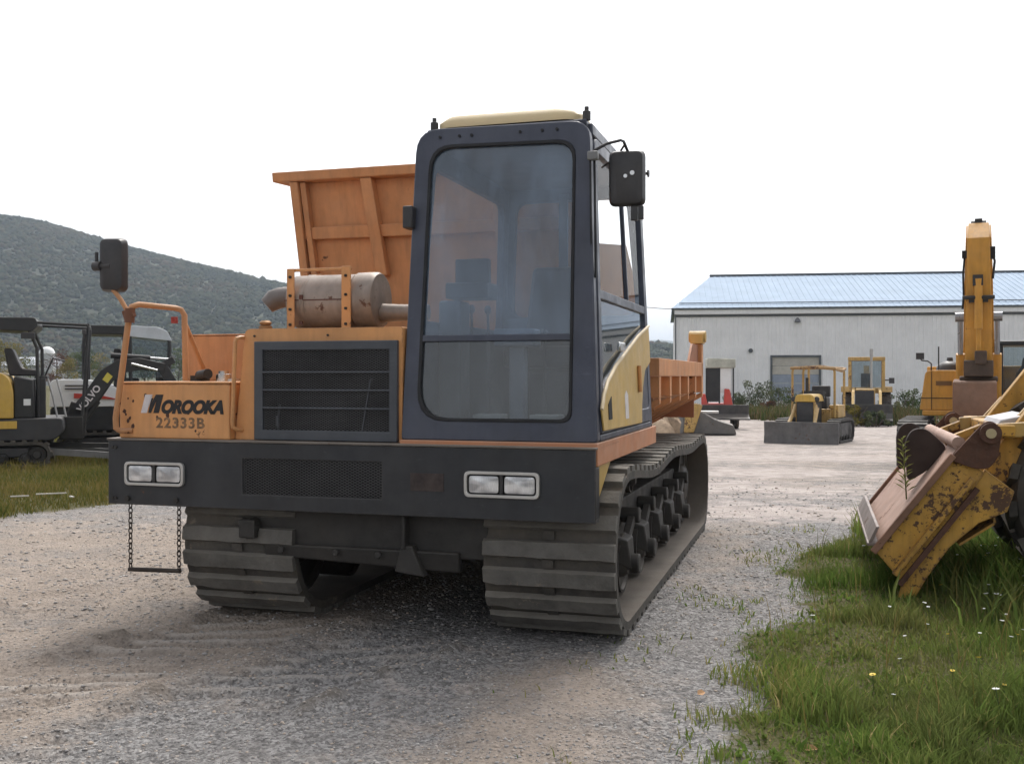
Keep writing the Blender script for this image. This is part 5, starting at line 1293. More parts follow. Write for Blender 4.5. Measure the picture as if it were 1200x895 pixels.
MB().box(-0.5, 0.5, 0.0, 1.0, 0.55, 1.0).box(0.42, 0.70, 0.1, 1.0, 0.73, 1.12).box(-0.70, -0.42, 0.1, 1.0, 0.73, 1.12).obj("platform", YELOLD, bd, bev=0.02)
MB().box(-0.28, 0.28, 0.45, 0.9, 1.0, 1.35).box(-0.28, 0.28, 0.85, 1.0, 1.35, 1.70).obj("seat", SEATBLK, bd, bev=0.04)
for x, y in ((-0.60, -0.2), (0.66, -0.2), (-0.60, 1.1), (0.66, 1.1), (-0.22, 0.25)): MB().tube([(x, y, 0.75), (x, y, 2.12), (x*.96, y, 2.22)], 0.036, 8).obj("canopy_post", YELOLD, bd)
MB().tube([(-0.62, -0.25, 2.24), (0.0, -0.27, 2.27), (0.68, -0.25, 2.22), (0.74, 0.4, 2.16), (0.68, 1.15, 2.22), (0.0, 1.17, 2.27), (-0.62, 1.15, 2.24), (-0.66, 0.4, 2.26)], 0.05, 8, closed=True).tube([(-0.64, 0.3, 2.24), (0.1, 0.3, 2.30), (0.70, 0.3, 2.18)], 0.04, 8).tube([(-0.64, 0.75, 2.24), (0.1, 0.75, 2.30), (0.70, 0.75, 2.18)], 0.04, 8).obj("canopy_frame", mat("rusty_canopy_pipe", (0.32, 0.20, 0.09), 0.7, rust=0.7), bd)
MB().tube([(0.35, 0.05, 1.0), (0.35, -0.02, 1.5)], 0.02, 6).tube([(-0.35, 0.05, 1.0), (-0.35, -0.02, 1.55)], 0.02, 6).box(-0.3, 0.3, -0.02, 0.06, 1.2, 1.55).obj("dash", GREYM, bd)

# --- yellow backhoe loader by the warehouse
bh = thing("backhoe_loader", "old yellow backhoe loader with glazed cab parked before the white warehouse wall", "loader", (16.1, 46.5, ground_at(16.1, 46.5)), -R(19))
TYRE = mat("tractor_tyre_rubber", (0.022, 0.022, 0.022), 0.85, dust=0.25, bump=0.3)
def wheel(parent, c, r, w, rimm, ax=(1, 0, 0), lugs=16):
    q = [(r*.55, -w/2), (r*.80, -w/2-.01), (r*.96, -w*.42), (r, -w*.3), (r, w*.3), (r*.96, w*.42), (r*.80, w/2+.01), (r*.55, w/2)]
    o = MB().lathe(q+[q[0]], c, ax, 28, caps=False)
    A = Vector(ax).normalized(); q_ = A.to_track_quat('Z', 'Y')
    for k in range(lugs):
        t = 2*math.pi*k/lugs
        for s_ in (-1, 1):
            t2 = t+(math.pi/lugs if s_ > 0 else 0)
            ps = []
            for rr in (r*.97, r*1.045):
                for (aa, dd) in ((t2, 0.01*s_), (t2+.14, 0.01*s_), (t2+.30, w*.46*s_), (t2+.16, w*.46*s_)):
                    ps.append(Vector(c)+q_ @ Vector((rr*math.cos(aa), rr*math.sin(aa), dd)))
            o.hexa(ps)
    to = o.obj("tyre", TYRE, parent)
    MB().lathe([(r*.56, -w*.35), (r*.50, -w*.30), (r*.45, -w*.1), (r*.15, -w*.12), (r*.15, w*.12), (r*.45, w*.1), (r*.50, w*.30), (r*.56, w*.35), (r*.565, 0), (r*.56, -w*.35)], c, ax, 24, caps=False).cyl(Vector(c)-Vector(ax)*w*.13, Vector(c)+Vector(ax)*w*.13, r*.16, n=16).obj("rim", rimm, to)
    return to
for s_ in (-1, 1):
    wheel(bh, (0.85*s_, 0.6, 0.72), 0.72, 0.42, YELOLD)
    wheel(bh, (0.80*s_, -1.5, 0.46), 0.46, 0.28, YELOLD)
    MB().prism(rp([(-0.3, 1.45), (1.4, 1.45), (1.4, 1.60), (-0.2, 1.72)], .05, 3), 'x', 0.66*s_, 1.10*s_).obj("fender", YELOLD, bh, bev=0.02)
MB().box(-0.45, 0.35, -2.1, 0.0, 0.7, 1.62).obj("engine_hood", YELOLD, bh, bev=0.03)
MB().box(-0.48, 0.30, -2.12, -2.101, 0.85, 1.55).obj("radiator_grille", GREYM, bh)
cbm = MB()
for x, y in ((-0.72, -0.15), (0.72, -0.15), (-0.72, 1.3), (0.72, 1.3)): cbm.box(x-.07, x+.07, y-.07, y+.07, 1.45, 2.88)
cbm.box(-0.80, 0.80, -0.24, 1.38, 2.881, 3.05).box(-0.65, 0.65, -0.20, 1.30, 1.40, 1.66)
bc = cbm.obj("cab", YELOLD, bh, bev=0.03)
MB().box(-0.64, 0.64, -0.16, -0.15, 1.67, 2.87).obj("cab_window", MINIGLASS, bc); MB().box(-0.64, 0.64, 1.29, 1.30, 1.67, 2.87).obj("cab_window", SIDEGLASS, bc)
MB().cyl((0, 0.2, 1.66), (0, 0.05, 2.15), 0.03).box(-0.25, 0.25, 0.6, 0.8, 1.66, 2.3).obj("seat", SEATBLK, bc)
MB().cyl((0.20, -1.2, 1.62), (0.20, -1.2, 3.0), 0.05).cyl((0.20, -1.2, 3.0), (0.20, -1.2, 3.38), 0.075).obj("exhaust_stack", STEEL, bh)
for s_ in (-1, 1): MB().bar((0.56*s_, 0.0, 1.55), (0.56*s_, -1.9, 1.40), 0.12, 0.18).bar((0.56*s_, -1.9, 1.45), (0.56*s_, -2.5, 0.85), 0.12, 0.18).obj("loader_arm", mat("pale_yellow_arm", (0.58, 0.40, 0.16), 0.6, rust=0.4), bh, bev=0.01)
MB().prism([(-2.5, 0.95), (-2.42, 0.55), (-2.6, 0.28), (-3.1, 0.25), (-3.1, 0.31), (-2.64, 0.36), (-2.52, 0.6), (-2.62, 0.97)], 'x', -1.05, 1.05).obj("loader_bucket", mat("dark_bucket_steel", (0.05, 0.05, 0.052), 0.6, dust=0.2), bh, bev=0.01)
MB().box(0.95, 1.18, -0.3, -0.1, 1.85, 2.1).tube([(0.75, -0.15, 2.0), (1.0, -0.2, 2.0)], 0.03, 6).obj("work_lamp", PLASTIC, bh)
MB().bar((0, 1.5, 1.0), (0.0, 2.4, 2.6), 0.25, 0.3).bar((0, 2.4, 2.6), (0.1, 3.1, 1.2), 0.22, 0.24).obj("backhoe_arm", YELOLD, bh)

# --- red compact loader with pale canopy, far behind the dumper's bed
rl = thing("compact_loader", "small red loader with mossy pale canopy roof and black bucket near the warehouse", "loader", (8.6, 42, ground_at(8.6, 42)), -R(8))
for s_ in (-1, 1):
    for y in (-0.45, 0.55): wheel(rl, (0.62*s_-.1, y, 0.36), 0.36, 0.24, REDM, lugs=12)
MB().box(-0.6, 0.4, -0.75, 0.95, 0.4, 1.02).obj("body", REDM, rl, bev=0.04)
MB().prism(rp([(-0.62, 2.46), (0.50, 2.46), (0.50, 2.82), (-0.62, 2.86)], .05, 3), 'y', -0.8, 0.95).obj("canopy_roof", MOSSY, rl, bev=0.03)
MB().box(-0.58, -0.16, -0.66, -0.64, 1.1, 2.455).obj("cab_window", BLKM, rl)
MB().box(-0.10, 0.34, -0.64, -0.60, 1.45, 2.455).obj("side_panel", WHT, rl, bev=0.01)
for x, y in ((-0.60, -0.62), (-0.13, -0.62), (0.42, -0.62), (-0.58, 0.8), (0.42, 0.8)): MB().box(x-.03, x+.03, y-.03, y+.03, 1.02, 2.459).obj("canopy_post", BLKM, rl)
MB().hexa([(-0.85, -1.0, 0.95), (-0.60, -1.0, 0.95), (-0.60, -0.5, 0.95), (-0.85, -0.5, 0.95), (-0.85, -0.8, 1.42), (-0.70, -0.8, 1.42), (-0.70, -0.5, 1.42), (-0.85, -0.5, 1.42)]).obj("lift_arm", REDM, rl, bev=0.03)
MB().hexa([(0.02, -1.0, 0.95), (0.38, -1.0, 0.95), (0.38, -0.65, 0.95), (0.02, -0.65, 0.95), (0.06, -0.8, 1.62), (0.25, -0.8, 1.62), (0.30, -0.65, 1.55), (0.06, -0.65, 1.62)]).obj("lift_arm", REDM, rl, bev=0.03)
MB().prism([(-1.0, 0.98), (-0.92, 0.55), (-1.3, 0.42), (-1.7, 0.40), (-1.7, 0.46), (-1.32, 0.50), (-1.05, 0.62), (-1.1, 0.98)], 'x', -0.95, 1.0).obj("loader_bucket", mat("black_bucket_steel", (0.03, 0.031, 0.034), 0.5, dust=0.2), rl, bev=0.01)

# --- loose attachments on the ground behind the dumper
ab = thing("bucket_attachment", "dark steel bucket attachment with yellow mount lying on the yard behind the dumper's bed", "bucket", (6.75, 36, ground_at(6.75, 36)), -R(10))
MB().prism([(-0.55, 0.05), (1.1, 0.05), (1.0, 0.35), (0.35, 0.55), (-0.1, 0.82), (-0.3, 0.75)], 'y', -0.55, 0.7).obj("bucket_shell", mat("grey_steel_shell", (0.10, 0.098, 0.095), 0.6, rust=0.4, dust=0.25), ab, bev=0.02)
MB().prism(rp([(-0.70, 0.1), (-0.35, 0.1), (-0.05, 1.05), (-0.25, 1.12), (-0.62, 1.05)], .05, 3), 'y', -0.65, -0.56).box(-0.6, -0.2, -0.56, 0.3, 0.9, 1.08).obj("mount_plate", YELOLD, ab, bev=0.02)
MB().box(-0.15, 0.5, -0.5, 0.2, 0.76, 0.84).obj("top_plate", STEEL, ab, bev=0.01)
MB().tube([(-0.75, -0.3, 0.05), (-0.70, -0.3, 0.45), (-0.85, -0.3, 0.75), (-1.05, -0.3, 0.85)], 0.09, 10).obj("curved_arm", mat("grey_arm", (0.22, 0.22, 0.22), 0.6, rust=0.3), ab)
dp = thing("dirt_pile", "low tan heap of dirt beside the dark bucket attachment", "dirt pile", (5.35, 36.3, ground_at(5.35, 36.3)))
V_, F_ = [], []
N1, N2 = 24, 10
for j in range(N2):
    r = 1.0-j/(N2-1)
    for i in range(N1):
        t = 2*math.pi*i/N1; k = 1+0.25*math.sin(3*t+1)+0.12*math.sin(7*t)
        V_.append((1.1*r*k*math.cos(t), 0.9*r*k*math.sin(t), 0.62*(1-r*r)*(1+0.15*math.sin(5*t+j))))
for j in range(N2-1):
    for i in range(N1): F_.append((j*N1+i, j*N1+(i+1) % N1, (j+1)*N1+(i+1) % N1, (j+1)*N1+i))
MB().add(V_, F_).obj("heap", mat("tan_dirt", (0.30, 0.22, 0.15), 0.95, var=0.3, vscale=5, bump=1.0, bscale=9), dp)

# ------------------------------------------------------------------ rusty loader bucket in the right foreground
wl = thing("wheel_loader", "old wheel loader with rusty yellow clam bucket tipped into the grass at the right edge", "loader", (2.45, 6.35, 0), -R(16.6))
fl = MB().slab([(-0.185, 0.032, 0.315), (0.290, 0.032, 0.952), (0.290, 1.72, 0.952), (-0.185, 1.72, 0.315)], (0.016, 0, -0.012)).obj("bucket", PINKST, wl)
MB().slab([(-0.235, -0.005, 0.335), (-0.165, -0.005, 0.335), (-0.165, 1.76, 0.335), (-0.235, 1.76, 0.335)], (-0.0, 0, 0.02)).slab([(-0.225, 0.0, 0.357), (-0.205, 0.0, 0.357), (-0.205, 1.755, 0.357), (-0.225, 1.755, 0.357)], (0.045, 0, 0.10)).obj("cutting_edge", mat("worn_pale_edge_steel", (0.20, 0.165, 0.15), 0.6, metal=0.2, var=0.3, rust=0.5), fl, bev=0.004)
SP = [(-.19, .306), (.255, .905), (.40, .845), (.44, .81), (.40, .74), (.20, .44), (-.02, .10), (-.089, .189)]
LJ = [(.445, .83), (.61, .70), (.57, .575), (.41, .50), (.25, .35), (.125, .165), (.035, .0), (-.025, -.05), (-.074, -.05), (-.035, .08), (.06, .24), (.28, .58)]
EAR = [(.235, .885), (.40, 1.08), (.435, 1.118), (.475, 1.128), (.515, 1.10), (.530, 1.045), (.512, .905), (.46, .835), (.38, .835)]
for y0, dy in ((0.0, 0.03), (1.722, 0.03)):
    out_ = -1 if y0 == 0 else 1
    MB().prism(SP, 'y', y0, y0+dy).obj("side_plate", YELRUST, fl, bev=0.004)
    MB().prism(LJ, 'y', y0+(.012 if y0 == 0 else -.012), y0+dy+(.012 if y0 == 0 else -.012)).obj("lower_jaw", YELRUST, fl, bev=0.004)
    yb = y0-0.022 if y0 == 0 else y0+dy
    e_ = MB().prism(rp(EAR, 0.03, 3), 'y', yb-.012 if y0 == 0 else yb, yb+.010).obj("pin_ear", RUSTY, fl, bev=0.004)
    MB().lathe([(0.062, -.03), (0.062, .03), (0.036, .034), (0.036, -.034)], (0.468, yb-.01, 1.052), (0, 1, 0), 18).obj("pin_boss", RUSTY, e_)
    MB().cyl((0.468, yb-.048, 1.052), (0.468, yb+.02, 1.052), 0.030).obj("pin", mat("pale_worn_pin", (0.42, 0.34, 0.20), 0.5), e_)
    yc = y0-0.020 if y0 == 0 else y0+dy+.02
    MB().bar((-0.20, yc, 0.30), (0.262, yc, 0.915), 0.040, 0.045, up=(0, 1, 0)).obj("edge_bar", mat("pinkish_rusted_bar", (0.22, 0.12, 0.08), 0.75, var=0.35, rust=0.4), fl, bev=0.005)
    MB().bar((-0.045, yc+.010, 0.105), (0.40, yc+.010, 0.715), 0.03, 0.05, up=(0, 1, 0)).obj("jaw_gap_shade", RUSTY, fl)  # dark strip painted in for the shaded gap between side plate and jaw
    MB().bar((-0.075, yc+.003, 0.165), (0.375, yc+.003, 0.775), 0.035, 0.045, up=(0, 1, 0)).obj("edge_bar", YELRUST, fl, bev=0.005)
for y in (0.42, 1.22):
    MB().prism(rp([(0.035, .70), (0.02, .96), (0.06, 1.045), (0.14, 1.06), (0.21, 1.00), (0.28, 0.93), (0.15, 0.77)], .04, 3), 'y', y, y+.05).obj("hinge_ear", mat("dark_rust_ear", (0.045, 0.028, 0.022), 0.75, var=0.4), fl, bev=0.006)
    MB().bar((0.27, y+.1, 0.96), (0.50, y+.1, 1.06), 0.08, 0.05).obj("hinge_rib", YELRUST, fl, bev=0.005)
MB().cyl((0.30, 0.03, 0.985), (0.30, 1.72, 0.985), 0.04).obj("hinge_tube", PINKST, fl)
MB().slab([(0.30, 0.06, 0.94), (0.48, 0.06, 0.70), (0.48, 1.70, 0.70), (0.30, 1.70, 0.94)], (0.015, 0, 0.01)).obj("back_plate", YELRUST, fl)
MB().slab([(0.48, 0.06, 0.70), (0.50, 0.06, 0.50), (0.50, 1.70, 0.50), (0.48, 1.70, 0.70)], (0.015, 0, 0.0)).slab([(0.50, 0.06, 0.50), (0.30, 0.06, 0.36), (0.30, 1.70, 0.36), (0.50, 1.70, 0.50)], (0.01, 0, -0.01)).obj("clam_back", YELRUST, fl)
for y in (0.22, 1.36):
    a_ = MB()
    a_.prism([(0.36, .70), (0.50, .60), (1.05, 1.28), (2.6, 1.40), (2.6, 1.62), (0.95, 1.50)], 'y', y, y+.10)
    a_.obj("lift_arm", YELRUST, wl, bev=0.008)
    MB().bar((0.46, y-.06, 1.05), (1.10, y-.06, 1.10), 0.06, 0.09).obj("tilt_link", YELOLD, wl, bev=0.006)
    MB().cyl((0.62, y+.22, 0.72), (1.3, y+.22, 1.35), 0.055).obj("clam_cylinder", YELOLD, wl)
    MB().bar((0.44, y+.16, 0.78), (0.80, y+.16, 1.22), 0.05, 0.08).obj("brace", YELOLD, wl, bev=0.005)
MB().bar((0.58, 0.10, 1.06), (0.58, 1.66, 1.06), 0.10, 0.07).obj("cross_tube", YELRUST, wl, bev=0.008)
MB().hexa([(0.55, 0.3, 1.08), (0.75, 0.3, 1.10), (0.75, 0.9, 1.10), (0.55, 0.9, 1.08), (0.58, 0.3, 1.12), (0.75, 0.3, 1.16), (0.75, 0.9, 1.16), (0.58, 0.9, 1.12)]).obj("link_cover", mat("pale_grey_casting", (0.36, 0.35, 0.36), 0.5, var=0.15), wl, bev=0.01)
wheel(wl, (1.28, 0.34, 0.66), 0.66, 0.44, YELRUST, ax=(0, 1, 0), lugs=18)
wheel(wl, (1.28, 1.42, 0.66), 0.66, 0.44, YELRUST, ax=(0, 1, 0), lugs=18)
MB().box(1.15, 1.41, 0.5, 1.2, 0.55, 0.78).box(1.0, 3.2, 0.55, 1.2, 0.75, 1.35).obj("front_frame", YELRUST, wl, bev=0.02)

# ------------------------------------------------------------------ grass, weeds, flowers
GRASS = leaf_mat("meadow_grass", [(0.050, 0.105, 0.020), (0.100, 0.170, 0.034), (0.16, 0.215, 0.050), (0.25, 0.235, 0.075), (0.40, 0.32, 0.15)], 0.5, patch=(1.3, (0.16, 0.145, 0.06), 0.55))
DRYGRASS = leaf_mat("dry_autumn_grass", [(0.06, 0.085, 0.02), (0.12, 0.12, 0.03), (0.20, 0.16, 0.05), (0.28, 0.20, 0.09)], 0.3)
def blades(X, Y, Hh, Wd, lean=0.5, zoff=0.0):
    n = len(X)
    Z = gh(X, Y)+relief(X, Y)+zoff
    a = rng.uniform(0, 2*np.pi, n); la = rng.uniform(0, 2*np.pi, n); le_ = Hh*lean*rng.uniform(0.15, 1.0, n)
    dx, dy = np.cos(a)*Wd, np.sin(a)*Wd
    lx, ly = np.cos(la)*le_, np.sin(la)*le_
    P = np.stack([X, Y, Z], -1)
    def off(fx, fl_, fz): return P + np.stack([dx*fx+lx*fl_, dy*fx+ly*fl_, Hh*fz], -1)
    V = np.stack([off(-1, 0, -0.05), off(1, 0, -0.05), off(0.75, 0.30, 0.55), off(-0.75, 0.30, 0.55), off(0, 1.0, 0.95)], 1)
    base = (np.arange(n)*5)[:, None]
    F = np.concatenate([base+np.array([[0, 1, 2]]), base+np.array([[0, 2, 3]]), base+np.array([[3, 2, 4]])], 0)
    return V.reshape(-1, 3), F
def grass_obj(name, X, Y, Hh, Wd, m, rnd, lean=0.5):
    V, F = blades(X, Y, Hh, Wd, lean)
    me = np_mesh(name, V, F, m, True)
    attr(me, "rnd", np.repeat(np.clip(rnd, 0, 1), 5))
    return tag(link(name, me), kind="stuff")
n = 230000
Y = 3.3+7.6*rng.uniform(0, 1, n)**1.25
X = rng.uniform(0.3, 6.6, n)
w = grass_right(X, Y)
cl_ = fbm(X*2.3, Y*2.3, 81)
keep = (w*(0.35+1.3*cl_) > rng.uniform(0.05, 0.95, n)) & (X < Y*0.62+0.7)
X, Y, w, cl_ = X[keep], Y[keep], w[keep], cl_[keep]
tall = sstep(0.44, 0.60, fbm(X*1.9, Y*1.9, 84))
Hh = (0.03+0.08*rng.uniform(0, 1, len(X))+0.24*tall*rng.uniform(0.2, 1, len(X)))*(0.35+0.65*w)*(0.5+cl_)
Hh *= 0.55+0.45*sstep(0.4, 1.6, X-np.interp(Y, EDGE_Y, EDGE_X))
rnd = 0.12+0.75*fbm(X*1.1, Y*1.1, 86)*rng.uniform(0.4, 1.25, len(X)) + 0.5*(rng.uniform(0, 1, len(X)) > 0.94)
grass_obj("grass", X, Y, Hh, 0.0022+0.0028*rng.uniform(0, 1, len(X)), GRASS, rnd, 0.75)
# broad low leaves in the turf (clover and plantain)
n = 26000
Y = 3.3+6.5*rng.uniform(0, 1, n)**1.25; X = rng.uniform(0.3, 6.2, n); w = grass_right(X, Y)
keep = (w*fbm(X*1.7, Y*1.7, 91) > rng.uniform(0.15, 0.7, n)) & (X < Y*0.62+0.5); X, Y = X[keep], Y[keep]
grass_obj("clover", X, Y, rng.uniform(0.015, 0.07, len(X)), rng.uniform(0.006, 0.014, len(X)), GRASS, 0.1+0.5*rng.uniform(0, 1, len(X)), 2.0)
n = 30000
X = rng.uniform(1.9, 5.6, n); Y = rng.uniform(5.2, 8.6, n)
dB = np.exp(-(((X-3.7)/1.0)**2+((Y-6.4)/1.0)**2))+0.25*sstep(0.5, 0.62, fbm(X*1.5, Y*1.5, 121))
keep = (dB*(0.3+fbm(X*3, Y*3, 123)) > rng.uniform(0.25, 1.0, n)) & (grass_right(X, Y) > 0.7); X, Y = X[keep], Y[keep]
grass_obj("leafy_weeds", X, Y, rng.uniform(0.08, 0.34, len(X)), rng.uniform(0.004, 0.012, len(X)), GRASS, rng.uniform(0, 0.65, len(X)), 0.8)
# sparse sprigs creeping onto the gravel
n = 2600
Y = 3.5+6.5*rng.uniform(0, 1, n); X = np.interp(Y, EDGE_Y, EDGE_X)-np.abs(rng.normal(0, 0.35, n))
keep = fbm(X*2.6, Y*2.6, 95) > 0.56; X, Y = X[keep], Y[keep]
grass_obj("sprigs", X, Y, rng.uniform(0.01, 0.05, len(X)), rng.uniform(0.002, 0.006, len(X)), GRASS, rng.uniform(0.2, 0.9, len(X)), 1.4)
# seeded tall stems
n = 900
Y = 3.8+6.2*rng.uniform(0, 1, n); X = rng.uniform(1.0, 6.0, n); keep = (grass_right(X, Y) > 0.8) & (X < Y*0.6+.4); X, Y = X[keep], Y[keep]
grass_obj("tall_stems", X, Y, rng.uniform(0.20, 0.46, len(X)), np.full(len(X), 0.0025), DRYGRASS, rng.uniform(0.1, 0.9, len(X)), 0.55)
# tall weeds along the back edge beside the bucket
n = 9000
X = rng.uniform(2.4, 7.5, n); Y = 8.6+1.7*rng.uniform(0, 1, n)
keep = (grass_right(X, Y) > 0.35); X, Y = X[keep], Y[keep]
grass_obj("back_weeds", X, Y, rng.uniform(0.08, 0.32, len(X)), rng.uniform(0.003, 0.007, len(X)), GRASS, 0.2+0.6*fbm(X*3, Y*3, 99)+rng.uniform(-.1, .3, len(X)), 0.6)
# rough dry grass on the left, under and behind the mini excavators
n = 120000
Y = 9.0+17*rng.uniform(0, 1, n)**1.5; X = -4.0-9.5*rng.uniform(0, 1, n)
w = grass_left(X, Y); keep = (w*(0.4+1.2*fbm(X*1.5, Y*1.5, 101)) > rng.uniform(0.1, 0.9, n)) & (X > -Y*0.56-0.6); X, Y, w = X[keep], Y[keep], w[keep]
grass_obj("rough_grass", X, Y, (0.04+0.17*rng.uniform(0, 1, len(X))*fbm(X*.9, Y*.9, 103)*1.6)*(0.5+0.5*w), rng.uniform(0.003, 0.008, len(X)), DRYGRASS, 0.75*fbm(X*.8, Y*.8, 105)+rng.uniform(-0.2, 0.45, len(X)), 0.7)
# weeds before the warehouse and around the backhoe
n = 26000
X = rng.uniform(6, 34, n); Y = rng.uniform(44.5, 60, n)
keep = (fbm(X*.35, Y*.35, 111) > 0.47) & ((Y > 52) | (np.abs(X-16.5) < 4.2) | (X > 19)); X, Y = X[keep], Y[keep]
grass_obj("yard_weeds", X, Y, rng.uniform(0.2, 0.85, len(X)), rng.uniform(0.015, 0.05, len(X)), leaf_mat("yard_weed_leaf", [(0.04, 0.06, 0.02), (0.08, 0.10, 0.03), (0.14, 0.12, 0.05), (0.16, 0.10, 0.06)], 0.25), rng.uniform(0, 1, len(X)), 0.6)

def cards(centers, radii, per, size, squash=1.0, hollow=0.5):
    """many small leaf-sized quads spread through clumps"""
    C = np.repeat(np.asarray(centers, float), per, 0); Rr = np.repeat(np.asarray(radii, float), per)
    n = len(C)
    d = rng.normal(size=(n, 3)); d /= np.linalg.norm(d, axis=1)[:, None]
    r = Rr*(hollow+(1-hollow)*rng.uniform(0, 1, n))**0.7*rng.uniform(0.75, 1.12, n)
    P = C+d*r[:, None]*np.array([1, 1, squash])
    u = rng.normal(size=(n, 3)); u /= np.linalg.norm(u, axis=1)[:, None]
    v = np.cross(u, rng.normal(size=(n, 3))); v /= np.linalg.norm(v, axis=1)[:, None]
    s = size*rng.uniform(0.6, 1.4, n)[:, None]
    V = np.stack([P-u*s, P+v*s*.55, P+u*s, P-v*s*.55], 1).reshape(-1, 3)
    F = np.arange(n*4).reshape(-1, 4)
    return V, F, n
def leaf_obj(name, centers, radii, per, size, m, parent, squash=1.0, tone=0.5, spread=0.35):
    V, F, n = cards(centers, radii, per, size, squash)
    me = np_mesh(name, V, F, m)
    k = len(centers)
    base = np.repeat(tone+rng.uniform(-spread, spread, k), per)+rng.uniform(-0.2, 0.2, n)
    attr(me, "rnd", np.repeat(np.clip(base, 0, 1), 4))
    return link(name, me, parent)
BARK = mat("grey_brown_bark", (0.10, 0.08, 0.06), 0.9, var=0.3)
GREENL = leaf_mat("green_leaves", [(0.03, 0.05, 0.018), (0.05, 0.08, 0.025), (0.09, 0.115, 0.035), (0.13, 0.14, 0.05)])
OLIVEL = leaf_mat("yellowing_leaves", [(0.07, 0.075, 0.02), (0.13, 0.12, 0.03), (0.22, 0.17, 0.04), (0.27, 0.20, 0.06)])
REDL = leaf_mat("reddish_brown_leaves", [(0.05, 0.035, 0.025), (0.10, 0.05, 0.035), (0.15, 0.07, 0.04), (0.17, 0.10, 0.06)])
def tree(x, y, h, w, m, label, group=None, name="tree"):
    z0 = ground_at(x, y)
    t = thing(name, label, "tree", (x, y, z0), rng.uniform(0, 6), group)
    tr = MB().tube([(0, 0, -.1), (0.02*h, 0, h*.25), (0, 0.02*h, h*.5), (0.01*h, 0, h*.85)], [h*.025, h*.02, h*.014, h*.005], 8)
    for k in range(6):
        a = k*1.05+rng.uniform(0, .5); zz = h*(0.28+.09*k)
        tr.tube([(0, 0, zz), (math.cos(a)*w*.25, math.sin(a)*w*.25, zz+h*.10), (math.cos(a)*w*.42, math.sin(a)*w*.42, zz+h*.17)], [h*.010, h*.007, h*.003], 6)
    tr.obj("trunk", BARK, t)
    cs_, rs_ = [], []
    for k in range(24):
        zz = h*rng.uniform(0.22, 0.95); e = math.sin(math.pi*min(1, max(0, (zz/h-.10)/.92)))**.7
        a = rng.uniform(0, 6.28); rr = w*.5*e*rng.uniform(0.2, 0.85)
        cs_.append((rr*math.cos(a), rr*math.sin(a), zz)); rs_.append(w*.14*rng.uniform(.7, 1.4))
    leaf_obj("crown", cs_, rs_, 120, h*.016, m, t, 0.8)
    return t
def wx(px, Y): return (px-600)/1200*Y
for px, Y, h, w, m, lab in (
    (-14, 118, 6.6, 6, OLIVEL, "yellow green bushy tree at the left edge behind the excavator seat"),
    (14, 122, 5.6, 5, OLIVEL, "olive tree at the foot of the hill left of the white dome tank"),
    (66, 128, 5.0, 5, REDL, "reddish autumn tree just right of the white dome tank"),
    (80, 118, 3.6, 3.6, OLIVEL, "small yellow green tree seen between the canopy post and boom"),
    (97, 124, 4.8, 4.5, GREENL, "dark green tree left of the white excavator's canopy"),
    (118, 126, 4.6, 4.5, OLIVEL, "pale olive tree seen through the white excavator's canopy"),
    (170, 130, 5.2, 6, GREENL, "green tree behind the white excavator's cab roof"),
    (210, 128, 5.0, 5, GREENL, "dark green tree at the hill foot behind the dumper's hand rail"),
    (36, 150, 4.2, 7, GREENL, "low green tree in front of the far pale shed roof"),
    (250, 135, 5.4, 6, OLIVEL, "olive tree at the hill foot behind the dumper's orange tank")):
    tree(wx(px, Y), Y, h, w, m, lab, "trees at the foot of the hill")
def bush(x, y, h, w, m, label, group, name="bush", per=110, nc=16, size=0.05):
    t = thing(name, label, "bush", (x, y, ground_at(x, y)), 0, group)
    st_ = MB()
    for k in range(7):
        a = k*.9; st_.tube([(0.1*math.cos(a), 0.1*math.sin(a), -.05), (w*.2*math.cos(a), w*.2*math.sin(a), h*.5), (w*.33*math.cos(a), w*.33*math.sin(a), h*.9)], [.03, .02, .006], 5)
    st_.obj("stem", BARK, t)
    cs_, rs_ = [], []
    for k in range(nc):
        a = rng.uniform(0, 6.28); zz = h*rng.uniform(.1, .85); rr = w*.42*rng.uniform(.1, 1)*math.cos((zz/h)*1.1)
        cs_.append((rr*math.cos(a), rr*math.sin(a), zz)); rs_.append(h*.17*rng.uniform(.7, 1.4))
    leaf_obj("foliage", cs_, rs_, per, size, m, t, 0.9)
    return t
GREYGR = leaf_mat("greyish_green_scrub", [(0.05, 0.065, 0.035), (0.08, 0.10, 0.05), (0.12, 0.14, 0.065), (0.17, 0.165, 0.09)])
for px, Y, h, w, m, lab in (
    (866, 63, 1.6, 2.6, GREYGR, "low grey green bush right of the red loader's bucket"),
    (888, 64, 2.2, 3.0, GREYGR, "tall grey green bush just left of the roll door"),
    (912, 65, 1.9, 3.0, GREYGR, "bushy scrub in front of the roll door's left half"),
    (936, 60, 1.5, 2.4, GREENL, "dark green bush behind the bulldozer's left canopy post"),
    (900, 58, 0.9, 2.6, REDL, "low brownish weeds in front of the bushes by the door"),
    (1048, 56, 1.3, 2.6, GREYGR, "green bush just right of the backhoe loader"),
    (1068, 58, 1.7, 2.6, GREENL, "green bush left of the large excavator's side hood"),
    (1086, 60, 1.3, 2.2, GREYGR, "low bush half hidden by the large excavator's hood"),
    (1000, 43.6, 0.95, 1.9, OLIVEL, "yellowish weeds in front of the backhoe's left wheel"),
    (1026, 43.2, 0.7, 1.6, GREYGR, "short weeds in front of the backhoe's bucket")):
    bush(wx(px, Y), Y, h, w, m, lab, "scrub growing along the warehouse")
